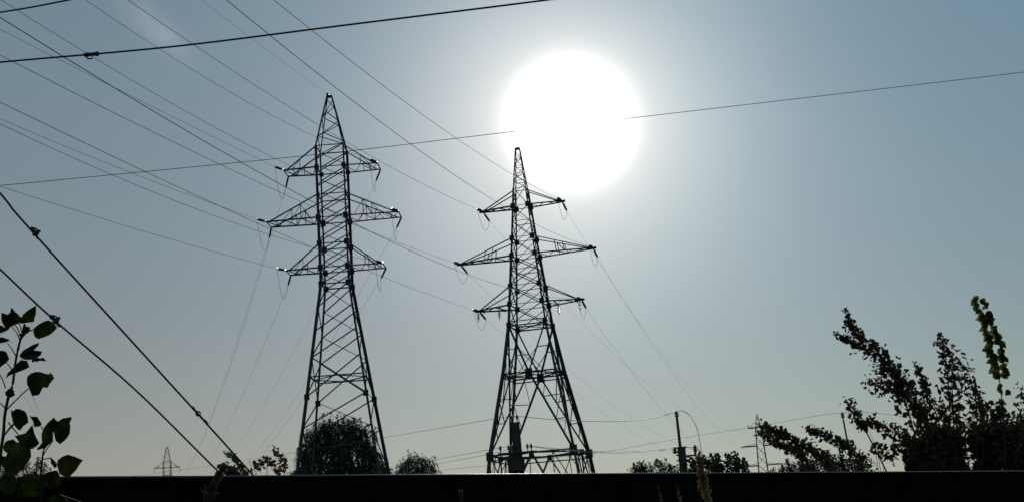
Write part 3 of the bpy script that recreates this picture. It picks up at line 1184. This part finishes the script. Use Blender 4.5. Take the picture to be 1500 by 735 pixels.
GT = 'trees beyond the fence'
w1 = at(497, 690, 118)
top1 = at(497, 604, 118).z
willow(Vector((w1.x, w1.y, 0)), top1, 4.25, 5.6, 'large round dark willow behind the foot of the left pylon', 2100, .17, GT, .12)
w2 = at(610, 690, 128)
willow(Vector((w2.x, w2.y, 0)), at(610, 663, 128).z, 2.6, 2.9, 'small drooping willow with a thin top tuft between the two pylons', 520, .17, GT, .05,
       [(-.75, at(610, 672, 128).z - .5, at(597, 655.5, 128).z, .12)])


def bush(px0, px1, ytop, d, label, nleaf, leaf, mat='bush', name='bush', bumps=5, depth=None, group=None, spiky=0, seed=1, base_y=700, aspect=.55):
    """rounded clumps of leaves with ragged outline; optional upright sprigs"""
    rs = random.Random(seed)
    a, b = at(px0, base_y, d), at(px1, base_y, d)
    cx, cy = (a.x + b.x) / 2, (a.y + b.y) / 2
    W = (b - a).length
    ztop = at((px0 + px1) / 2, ytop, d).z
    zlow = at((px0 + px1) / 2, 696, d).z
    root = empty(name, (cx, cy, 0), label, 'bush', group)
    m = MB()
    for k in range(7):
        an = rs.uniform(0, 6.28)
        m.tube(spline([(rs.uniform(-.1, .1) * W, rs.uniform(-.05, .05) * W, 0), (math.cos(an) * W * .15, math.sin(an) * W * .1, ztop * .5),
                       (math.cos(an) * W * rs.uniform(.2, .4), math.sin(an) * W * .2, ztop * rs.uniform(.75, .93))], 4), W * .012, 5, W * .003)
    m.build('branches', M['bark'], root)
    C = []
    cl = []
    for k in range(bumps):
        x = (-.5 + (k + .5) / bumps) * W + rs.uniform(-.05, .05) * W
        edge = 1 - .55 * abs(2 * x / W) ** 2
        cl.append((x, rs.uniform(-.12, .12) * W, zlow + (ztop - zlow) * rs.uniform(.8, 1.1) * (.35 + .75 * edge), W / bumps * rs.uniform(.65, 1.0)))
    for i in range(nleaf):
        x, y, zt_, r_ = cl[rs.randrange(len(cl))]
        while True:
            p = (rs.uniform(-1, 1), rs.uniform(-1, 1), rs.uniform(-1, 1))
            l2 = sum(c * c for c in p)
            if .15 < l2 < 1:
                break
        v = rs.random() ** 2.0
        q = Vector((x + p[0] * r_ * (1 + v * .5), y + p[1] * r_ * 1.2, zt_ - r_ + p[2] * r_ - v * (zt_ - zlow + .25 * zlow)))
        if q.z > .05:
            C.append(q)
    for k in range(spiky):
        x = rs.uniform(-.48, .48) * W
        edge = 1 - .5 * abs(2 * x / W) ** 2
        z1 = zlow + (ztop - zlow) * (.35 + .75 * edge) * rs.uniform(.7, 1.25)
        hh = rs.uniform(.12, .3) * W
        lx = rs.uniform(-.3, .3)
        y = rs.uniform(-.1, .1) * W
        for j in range(46):
            t = j / 46
            s_ = leaf * .9 * (1 - t) + leaf * .15
            C.append(Vector((x + lx * hh * t + rs.gauss(0, s_), y + rs.gauss(0, s_), z1 - hh + hh * t)))
    leaves('foliage', C, leaf, M[mat], root, aspect, (0, 0, .3), 1.0)
    return root


bush(424, 452, 684, 100, 'low dark bush at the left foot of the left pylon', 900, .2, 'bush', bumps=3, group=GT, seed=3)
bush(548, 574, 678, 104, 'low dark bush at the right foot of the left pylon', 700, .2, 'bush', bumps=3, group=GT, seed=4)
bush(922, 998, 676, 33, 'low dark spiky conifer bush left of the thick post', 1500, .075, 'thuja', 'conifer_bush', 6, group=GT, spiky=26, seed=5, aspect=.3)
bush(1003, 1098, 659, 31, 'leafy rounded bush right of the thick post with open gaps', 1350, .12, 'bush', bumps=6, group=GT, seed=6, aspect=.6)
bush(1138, 1276, 668, 20, 'dark conifer bush under the drooping leafy shoots', 3600, .06, 'thuja', 'conifer_bush', 7, group=GT, spiky=48, seed=8, aspect=.3)
bush(1335, 1535, 606, 15.4, 'dense dark bush mass at the right edge under the tall branches', 17000, .072, 'shrub', bumps=7, group=GT, spiky=30, seed=9, aspect=.5)
bush(-40, 70, 672, 12, 'fuzzy dark conifer bush behind the big left leaves', 2600, .035, 'thuja', 'conifer_bush', 4, group=GT, spiky=20, seed=11, aspect=.25)


def branchy(name, label, cat, d, branches, leaf, mat, dens=1.0, root_px=None, group=None, stem_r=.006, aspect=.55, spread=.9, stem_mat='stem', jit=.5):
    """stems through the given points, each clothed with leaves: (points, leaf band width at tip and base in metres, leaves per metre)"""
    rx, ry = root_px
    base = at(rx, ry, d)
    root = empty(name, (base.x, base.y, 0), label, cat, group)
    off = Vector((base.x, base.y, 0))
    sm = MB()
    C, sizes = [], []
    for pts, w0, w1, per, dz in branches:
        P = [at(x, y, d + dz * (1 - i / max(1, len(pts) - 1)) + jit * .3 * math.sin(i * 2.1 + rx)) for i, (x, y) in enumerate(pts)]
        if P[-1].z > 0.6:
            e_ = Vector((base.x + random.uniform(-.1, .1), base.y + random.uniform(-.1, .1), 0))
            tail = [P[-1].lerp(e_, t) for t in (.25, .5, .75, 1)]
        else:
            tail = []
        path = [p - off for p in spline(P, 8) + tail]
        sm.tube(path, stem_r * .35, 5, stem_r)
        npx = len(spline([at(x, y, d) for x, y in pts], 8))
        run = 0.0
        for i in range(npx - 1):
            seg = path[i + 1] - path[i]
            k = seg.length * per * dens
            kk = int(k) + (random.random() < k - int(k))
            t0 = i / npx
            w = w0 + (w1 - w0) * t0
            for _ in range(kk):
                q = path[i].lerp(path[i + 1], random.random())
                C.append(q + Vector((random.gauss(0, w), random.gauss(0, w), random.gauss(0, w))))
                sizes.append(leaf * (.62 + .38 * min(1, t0 * 3)))
    sm.build('stems', M[stem_mat], root)
    leaves('foliage', C, np.array(sizes), M[mat], root, aspect, None, spread, .18)
    return root


D = 15.0
branchy('autumn_shrub', 'tall wind-swept shrub leaning left with long thin brownish leafy branches at right', 'shrub', D, [
    ([(1238, 452), (1243, 470), (1252, 485), (1275, 505), (1310, 545), (1340, 590), (1362, 640), (1380, 700)], .014, .10, 120, -.5),
    ([(1221, 487), (1232, 492), (1247, 502), (1263, 508), (1290, 522), (1318, 560)], .010, .07, 80, .2),
    ([(1267, 559), (1282, 562), (1300, 570), (1325, 582), (1350, 612), (1372, 650)], .04, .12, 95, .4),
    ([(1284, 532), (1300, 545), (1325, 575), (1345, 610)], .05, .10, 90, -.3),
    ([(1241, 587), (1250, 600), (1260, 618), (1266, 626)], .045, .035, 105, .3),
    ([(1270, 612), (1282, 617), (1295, 630), (1318, 634), (1340, 648), (1368, 680)], .03, .09, 90, .3),
    ([(1303, 676), (1309, 662), (1318, 650), (1335, 642)], .03, .05, 80, .2),
    ([(1335, 668), (1350, 655), (1372, 660)], .04, .08, 80, .1),
    ([(1342, 533), (1347, 548), (1354, 562), (1352, 578)], .02, .035, 75, .5),
    ([(1352, 578), (1368, 600), (1382, 640)], .03, .08, 60, .5),
    ([(1373, 488), (1380, 498), (1384, 515), (1388, 545), (1390, 580), (1393, 640), (1396, 700)], .018, .11, 95, -.2),
    ([(1400, 520), (1408, 535), (1396, 560), (1396, 600), (1400, 660)], .055, .11, 70, .3),
    ([(1416, 540), (1424, 562), (1430, 590), (1432, 640)], .04, .09, 75, .1),
    ([(1432, 575), (1438, 598), (1440, 640)], .03, .06, 75, .0),
    ([(1494, 568), (1500, 585), (1500, 620), (1490, 660)], .035, .08, 70, .2),
], .076, 'shrub', 1.75, (1392, 745), GT, .010)
branchy('weed', 'thin bare weed stem with three leaves left of the wind-swept shrub', 'plant', 14.2, [
    ([(1268, 622), (1276, 636), (1282, 655), (1288, 676), (1291, 700)], .0, .0, 0, 0),
    ([(1275, 655), (1282, 655)], .035, .03, 110, 0),
    ([(1289, 654), (1292, 664)], .03, .03, 110, 0),
], .085, 'red_leaf', 1, (1292, 730), GT, .004)
DS = 13.0
branchy('leafy_shoot', 'longest drooping thick-leaved shoot reaching left over the distant pylon', 'plant', DS, [
    ([(1112, 622), (1122, 625), (1135, 630), (1150, 637), (1163, 646), (1178, 654), (1195, 662), (1212, 676), (1226, 700)], .022, .034, 300, 0)],
    .058, 'shrub', 1, (1232, 740), 'drooping leafy shoots', .008, .6)
branchy('leafy_shoot', 'lower broken drooping shoot under the longest one over the distant pylon', 'plant', DS + .4, [
    ([(1110, 632), (1120, 636), (1127, 639), (1136, 646), (1144, 651), (1156, 658), (1168, 664), (1180, 674), (1194, 700)], .026, .022, 230, 0)],
    .058, 'shrub', 1, (1200, 740), 'drooping leafy shoots', .008, .6)
branchy('leafy_shoot', 'drooping leafy shoot directly left of the thin leaning pole', 'plant', DS + .8, [
    ([(1182, 628), (1190, 630), (1200, 634), (1215, 640), (1230, 648), (1243, 655), (1254, 668), (1262, 700)], .020, .045, 290, 0)],
    .058, 'shrub', 1, (1266, 740), 'drooping leafy shoots', .008, .6)

# upright shoot with two neat rows of leaves
DR = 13.6
b0 = at(1469, 735, DR)
rac = empty('tall_shoot', (b0.x, b0.y, 0), 'tall upright shoot with two neat rows of olive leaves at far right', 'plant')
off = Vector((b0.x, b0.y, 0))
stem_px = [(1430, 438), (1440, 462), (1450, 498), (1458, 530), (1464, 556), (1468, 590), (1471, 620), (1472, 700)]
sp = [at(x, y, DR) for x, y in stem_px]
m = MB()
m.tube([p - off for p in spline(sp, 6) + [sp[-1].lerp(Vector((b0.x, b0.y, 0)), t) for t in (.5, 1)]], .003, 6, .008)
m.build('stem', M['stem'], rac)


def blade(m, p, d, nrm, L, W, fold=.18, k=5, serr=0.0):
    """a pointed oval leaf folded along its midrib"""
    d = d.normalized()
    s = d.cross(nrm).normalized()
    u = s.cross(d)
    prof = [(0, .05), (.14, .62), (.34, 1), (.56, .88), (.78, .5), (1, .02)]
    vs = []
    for i, (t, w) in enumerate(prof):
        c = p + d * (L * t) - u * (.22 * L * t * t)
        ww = W * .5 * w * (1 + (serr if i % 2 else -serr))
        vs += [c - s * ww + u * fold * ww, c, c + s * ww + u * fold * ww]
    fs = []
    for i in range(len(prof) - 1):
        a = i * 3
        fs += [(a, a + 1, a + 4, a + 3), (a + 1, a + 2, a + 5, a + 4)]
    m.add(vs, fs)


rowL = [(1425, 438), (1432, 453), (1438, 468), (1441, 475), (1445, 487), (1448, 497), (1450, 508), (1453, 520), (1455, 531), (1457, 541), (1459, 553)]
rowR = [(1438, 443), (1447, 456), (1452, 467), (1456, 480), (1461, 491), (1464, 502), (1466, 513), (1468, 525), (1470, 536), (1472, 547), (1463, 570), (1476, 573)]
def thicken(row):
    out = []
    for a_, b_ in zip(row, row[1:]):
        out += [a_, ((a_[0] + b_[0]) / 2 + random.uniform(-1.5, 1.5), (a_[1] + b_[1]) / 2)]
    return out + [row[-1]]


for row, sg in ((thicken(rowL), -1), (thicken(rowR[:-2]) + rowR[-2:], 1)):
    for i, (x, y) in enumerate(row):
        p = at(x, y, DR + random.uniform(-.05, .05)) - off
        m = MB()
        for q_ in range(3):
            d = (rt * sg * random.uniform(.3, .9) - up * random.uniform(.3, 1.0) + fwd * random.uniform(-.6, .6)).normalized()
            blade(m, p - d * .04 + Vector((random.gauss(0, .016), random.gauss(0, .02), random.gauss(0, .022))), d,
                  (-fwd + rt * random.uniform(-.7, .7) + up * random.uniform(-.3, .3)), .10 * random.uniform(.6, 1.15), .075 * random.uniform(.7, 1.1), serr=.12)
        m.build('leaf', M['olive_leaf'], rac)

# small shoots poking over the fence on the left
branchy('leafy_shoot', 'bent leafy shoot at the lower end of the lower sloping cable', 'plant', 6.4, [
    ([(319, 684), (325, 681), (331, 687)], .006, .006, 140, 0),
    ([(328, 684), (336, 689), (344, 694), (350, 702)], .012, .014, 620, 0)],
    .028, 'shrub', 1.2, (352, 740), 'drooping leafy shoots', .004, .5)
branchy('leafy_shoot', 'thin leaf chain hanging just left of the upper sloping cable', 'plant', 7.0, [
    ([(328, 660), (334, 664), (340, 667), (346, 675), (352, 681), (356, 688), (362, 697)], .008, .007, 240, 0)],
    .026, 'bush', .8, (362, 740), 'drooping leafy shoots', .0025, .45)
branchy('reddish_sprig', 'small sprig of reddish leaves left of the left pylon\'s foot', 'plant', 7.6, [
    ([(371, 687), (376, 684), (380, 678), (386, 675), (391, 674)], .016, .016, 210, 0),
    ([(392, 676), (397, 678), (402, 679), (409, 679)], .010, .006, 160, 0),
    ([(398, 659), (403, 662), (409, 666), (414, 671), (416, 678), (417, 690)], .014, .010, 170, 0),
    ([(401, 690), (406, 688), (408, 694)], .012, .012, 150, 0)],
      .027, 'red_leaf', .62, (408, 742), None, .0025, .6)

# ------------------------------------------------------------------ big-leaved plant close on the left
DP = 2.9
p0 = at(-8, 735, DP)
plant = empty('broad_leaved_plant', (p0.x, p0.y, 0), 'close dark plant with big lobed leaves rising along the left edge', 'plant')
off = Vector((p0.x, p0.y, 0))
c1 = lambda pts: [(x / 5.654, 440 + y / 5.654) for x, y in pts]
c2 = lambda pts: [(x / 4.454, 570 + y / 4.454) for x, y in pts]
outlines = [
    (c1([(10, 100), (45, 108), (80, 130), (84, 95), (92, 60), (112, 78), (130, 95), (178, 138), (185, 165), (150, 190), (90, 212), (50, 232), (28, 195), (12, 160)]), 'broad_leaf'),
    (c1([(176, 138), (195, 110), (220, 86), (260, 62), (290, 40), (292, 70), (296, 110), (288, 140), (280, 175), (210, 184), (165, 190), (160, 160)]), 'broad_leaf'),
    (c1([(-60, 200), (0, 215), (45, 225), (85, 222), (60, 245), (40, 255), (0, 270), (-70, 262)]), 'broad_leaf'),
    (c1([(285, 222), (320, 195), (365, 172), (400, 160), (440, 180), (472, 222), (450, 250), (425, 270), (400, 287), (352, 305), (320, 318), (290, 302), (275, 258)]), 'broad_leaf'),
    (c1([(160, 460), (178, 430), (205, 405), (240, 385), (265, 370), (325, 350), (318, 372), (280, 408), (300, 425), (350, 420), (338, 450), (300, 478), (240, 490), (190, 484)]), 'dead_leaf'),
    (c1([(40, 645), (60, 605), (85, 578), (130, 530), (175, 488), (230, 500), (222, 530), (246, 548), (200, 572), (150, 570), (110, 592), (80, 618)]), 'dead_leaf'),
    (c1([(-60, 440), (-20, 418), (20, 415), (50, 425), (64, 455), (76, 485), (50, 515), (0, 555), (-60, 540)]), 'broad_leaf'),
    (c1([(222, 642), (235, 618), (260, 600), (290, 590), (320, 587), (345, 596), (370, 610), (420, 602), (440, 620), (450, 642), (430, 662), (415, 682), (395, 720), (340, 715),
         (325, 730), (328, 760), (318, 780), (290, 785), (262, 775), (250, 742), (225, 695)]), 'broad_leaf'),
    (c2([(35, 20), (45, 5), (62, -8), (92, 6), (96, 40), (62, 55), (40, 42)]), 'dead_leaf'),
    (c2([(75, 170), (84, 142), (105, 125), (130, 127), (155, 138), (170, 155), (180, 180), (184, 215), (155, 236), (135, 262), (118, 262), (88, 228)]), 'broad_leaf'),
    (c2([(192, 170), (215, 178), (240, 185), (258, 203), (270, 228), (255, 240), (225, 242), (216, 208)]), 'olive_leaf'),
    (c2([(352, 182), (365, 200), (382, 208), (365, 240), (345, 280), (345, 332), (322, 355), (300, 376), (255, 392), (240, 388), (262, 362), (276, 340), (270, 290), (285, 250), (310, 218)]), 'broad_leaf'),
    (c2([(378, 210), (405, 192), (440, 184), (468, 180), (456, 215), (458, 250), (455, 290), (438, 315), (420, 335), (390, 356), (362, 332), (346, 270), (356, 236)]), 'broad_leaf'),
    (c2([(376, 462), (405, 438), (440, 425), (490, 440), (540, 460), (515, 495), (490, 532), (450, 572), (418, 565), (388, 550), (374, 500)]), 'olive_leaf'),
    (c2([(20, 375), (30, 348), (48, 332), (85, 325), (115, 350), (122, 402), (60, 422), (28, 402)]), 'broad_leaf'),
    (c2([(96, 302), (130, 294), (165, 284), (190, 255), (212, 228), (222, 290), (240, 322), (258, 352), (238, 370), (215, 386), (160, 392), (125, 342)]), 'broad_leaf'),
    (c2([(58, 400), (80, 365), (112, 344), (150, 355), (197, 375), (202, 440), (180, 480), (150, 522), (100, 562), (40, 562), (15, 480)]), 'broad_leaf'),
    (c2([(-40, 445), (0, 432), (35, 438), (50, 462), (62, 492), (30, 502), (0, 470), (-30, 480)]), 'broad_leaf'),
    (c2([(306, 542), (340, 532), (372, 530), (388, 565), (396, 602), (388, 625), (378, 642), (340, 652), (302, 630), (266, 602), (240, 570)]), 'broad_leaf'),
    (c2([(148, 562), (190, 545), (242, 545), (270, 580), (294, 622), (302, 682), (250, 695), (200, 702), (120, 692), (106, 620)]), 'broad_leaf'),
    (c2([(326, 702), (352, 685), (384, 680), (415, 695), (436, 715), (450, 760), (400, 790), (340, 780), (318, 735)]), 'broad_leaf'),
    (c2([(20, 560), (70, 545), (110, 570), (120, 640), (80, 690), (20, 680), (-20, 620)]), 'broad_leaf'),
    (c1([(185, 222), (205, 212), (250, 222), (242, 240), (262, 252), (210, 262), (205, 285), (172, 296), (150, 285), (180, 268), (195, 245)]), 'dead_leaf'),
    (c1([(-20, 310), (20, 302), (50, 318), (82, 318), (62, 340), (30, 338), (8, 352), (-20, 345)]), 'dead_leaf'),
    (c1([(276, 480), (300, 470), (335, 478), (362, 474), (386, 500), (350, 500), (320, 496), (304, 510), (290, 498), (270, 512), (262, 496)]), 'dead_leaf'),
    (c2([(325, 430), (338, 452), (352, 462), (366, 480), (372, 505), (356, 510), (344, 492), (332, 480)]), 'dead_leaf'),
]
bx, by = None, None


def big_leaf(pts, mat, k):
    cx = sum(p[0] for p in pts) / len(pts)
    cy = sum(p[1] for p in pts) / len(pts)
    rr = random.Random(k * 13 + 5)
    d0 = DP + rr.uniform(-.14, .14)
    ta, tb = rr.uniform(-.7, .7), rr.uniform(-.6, .6)
    size = max(max(abs(x - cx), abs(y - cy)) for x, y in pts)
    bm = bmesh.new()
    def place(x, y):
        u, v = (x - cx) / FOC * DP, (y - cy) / FOC * DP
        rad = math.hypot(x - cx, y - cy) / size
        return at(x, y, d0 + ta * u + tb * v + .012 * rad * rad + .004 * math.sin(x * .9 + y * .7)) - off
    n_ = len(pts)
    # smooth the outline a little between the tips
    dense = []
    for i in range(n_):
        a, b = pts[i], pts[(i + 1) % n_]
        for j in range(3):
            t = j / 3
            jx = rr.gauss(0, .22) if j else 0
            jy = rr.gauss(0, .22) if j else 0
            dense.append((a[0] + (b[0] - a[0]) * t + jx, a[1] + (b[1] - a[1]) * t + jy))
    vs = [bm.verts.new(place(x, y)) for x, y in dense]
    f = bm.faces.new(vs)
    res = bmesh.ops.triangulate(bm, faces=[f])
    ext = bmesh.ops.solidify(bm, geom=list(bm.faces), thickness=0.0006)
    bmesh.ops.recalc_face_normals(bm, faces=list(bm.faces))
    me = bpy.data.meshes.new('leaf')
    bm.to_mesh(me)
    bm.free()
    me.materials.append(M[mat])
    o = bpy.data.objects.new('leaf', me)
    col.objects.link(o)
    o.parent = plant
    return o


for k, (pts, mat) in enumerate(outlines):
    big_leaf(pts, mat, k)
m = MB()
stems = [
    ([(-10, 740), (-2, 690), (2, 655), (5, 635), (7, 608), (12.3, 581), (18.6, 562), (23, 528), (29, 500), (32.7, 488), (36, 474)], .0046, .0022),
    ([(9, 600), (25, 584), (40, 570), (45, 568)], .0018, .0012), ([(4, 640), (12, 630), (20, 622)], .002, .0014), ([(3, 642), (14, 626), (20, 620)], .0016, .0012),
    ([(60, 735), (60, 690), (62, 672), (64, 658), (70, 650)], .003, .0018), ([(62, 668), (70, 655), (78, 645)], .0016, .001),
    ([(64, 672), (75, 671), (85, 681)], .0014, .001), ([(30, 497), (38, 488), (50, 481)], .0018, .0012), ([(30, 500), (24, 486), (17, 478)], .0014, .001),
    ([(31, 492), (24, 478), (20, 474)], .0014, .001), ([(32, 486), (29, 476), (27, 472)], .0014, .001), ([(20, 545), (14, 536), (9, 530)], .0016, .001),
    ([(8, 568), (4, 556), (-3, 543)], .0016, .001), ([(24, 522), (17, 510), (11, 502)], .0014, .001), ([(9, 600), (4, 593), (0, 590)], .0016, .0012),
    ([(12, 618), (30, 640), (45, 660)], .0016, .001), ([(60, 624), (64, 632), (62, 640)], .0012, .001), ([(48, 700), (66, 706), (72, 716)], .0018, .0016),
    ([(36, 474), (38, 482), (34, 492)], .0016, .0012),
]
for pts, ra, rb in stems:
    m.tube([p - off for p in spline([at(x, y, DP + .01 * math.sin(x * .3)) for x, y in pts], 6)], ra, 6, rb)
base_pts = [at(-10, 740, DP), Vector((p0.x - .02, p0.y, .7)), Vector((p0.x, p0.y, -.02))]
m.tube([p - off for p in spline(base_pts, 6)], .0046, 6, .007)
m.tube([p - off for p in spline([at(60, 735, DP), Vector((p0.x + .08, p0.y, .6)), Vector((p0.x + .02, p0.y, -.02))], 6)], .003, 6, .006)
m.build('stem', M['stem'], plant, smooth=True)

# ------------------------------------------------------------------ dry grass in front of the fence
def grass_head(label, d, pts, w, mat, nsp, seed, stem_only=False):
    rs = random.Random(seed)
    P = [at(x, y, d) for x, y in pts]
    foot = Vector((P[-1].x + (P[-1].x - P[0].x) * .6, P[-1].y, 0))
    off = foot.copy()
    root = empty('grass_stem', foot, label, 'grass stem', 'dry grass stems before the fence')
    path = spline(P, 8)
    full = [p - off for p in path + [path[-1].lerp(foot, t) for t in (.3, .6, 1)]]
    m = MB()
    m.tube(full, .0011, 5, .002)
    m.build('stalk', M['straw'], root)
    if not stem_only:
        m = MB()
        L = len(path)
        for i in range(nsp):
            t = rs.random()
            p = path[min(L - 1, int(t * (L - 1)))] - off
            ww = w * (.25 + .75 * min(1, t * 1.6))
            p = p + Vector((rs.gauss(0, ww), rs.gauss(0, ww), rs.gauss(0, ww * .6)))
            axis = (path[0] - path[-1]).normalized()
            dv = (axis + Vector((rs.gauss(0, .45), rs.gauss(0, .45), rs.gauss(0, .3)))).normalized()
            blade(m, p, dv, Vector((rs.gauss(0, 1), rs.gauss(0, 1), rs.gauss(0, 1))), .011 * rs.uniform(.7, 1.3), .0042, .3)
        m.build('seed_head', M[mat], root)
    return root


grass_head('bushy brown dry grass head crossing the fence top under the lower sloping cable', 2.6,
           [(327, 686), (322, 694), (316, 706), (310, 719), (306, 735), (304, 748)], .0042, 'straw_dim', 520, 1)
grass_head('tall pale dry grass head in front of the fence below the thick post', 2.7,
           [(1025, 672), (1026.5, 684), (1028.5, 697), (1031, 712), (1036, 730), (1040, 745)], .0042, 'straw', 480, 2)
grass_head('faint thin grass tip before the fence left of the pale grass head', 2.6, [(965, 713), (967, 724), (970, 740)], .0006, 'straw_dim', 18, 3)
grass_head('faint thin grass tip before the fence between its two neighbours on the right', 2.65, [(992, 714), (995, 725), (999, 740)], .0006, 'straw_dim', 18, 4)
grass_head('tiny pale grass tip rising from the bottom edge between the pylons', 2.5, [(675, 723), (676.5, 730), (676, 742)], .0009, 'straw_dim', 26, 5)
grass_head('faint thin grass stalk left of the bushy brown grass head', 2.6, [(298, 722), (301, 730), (303, 745)], .0006, 'straw_dim', 18, 6)
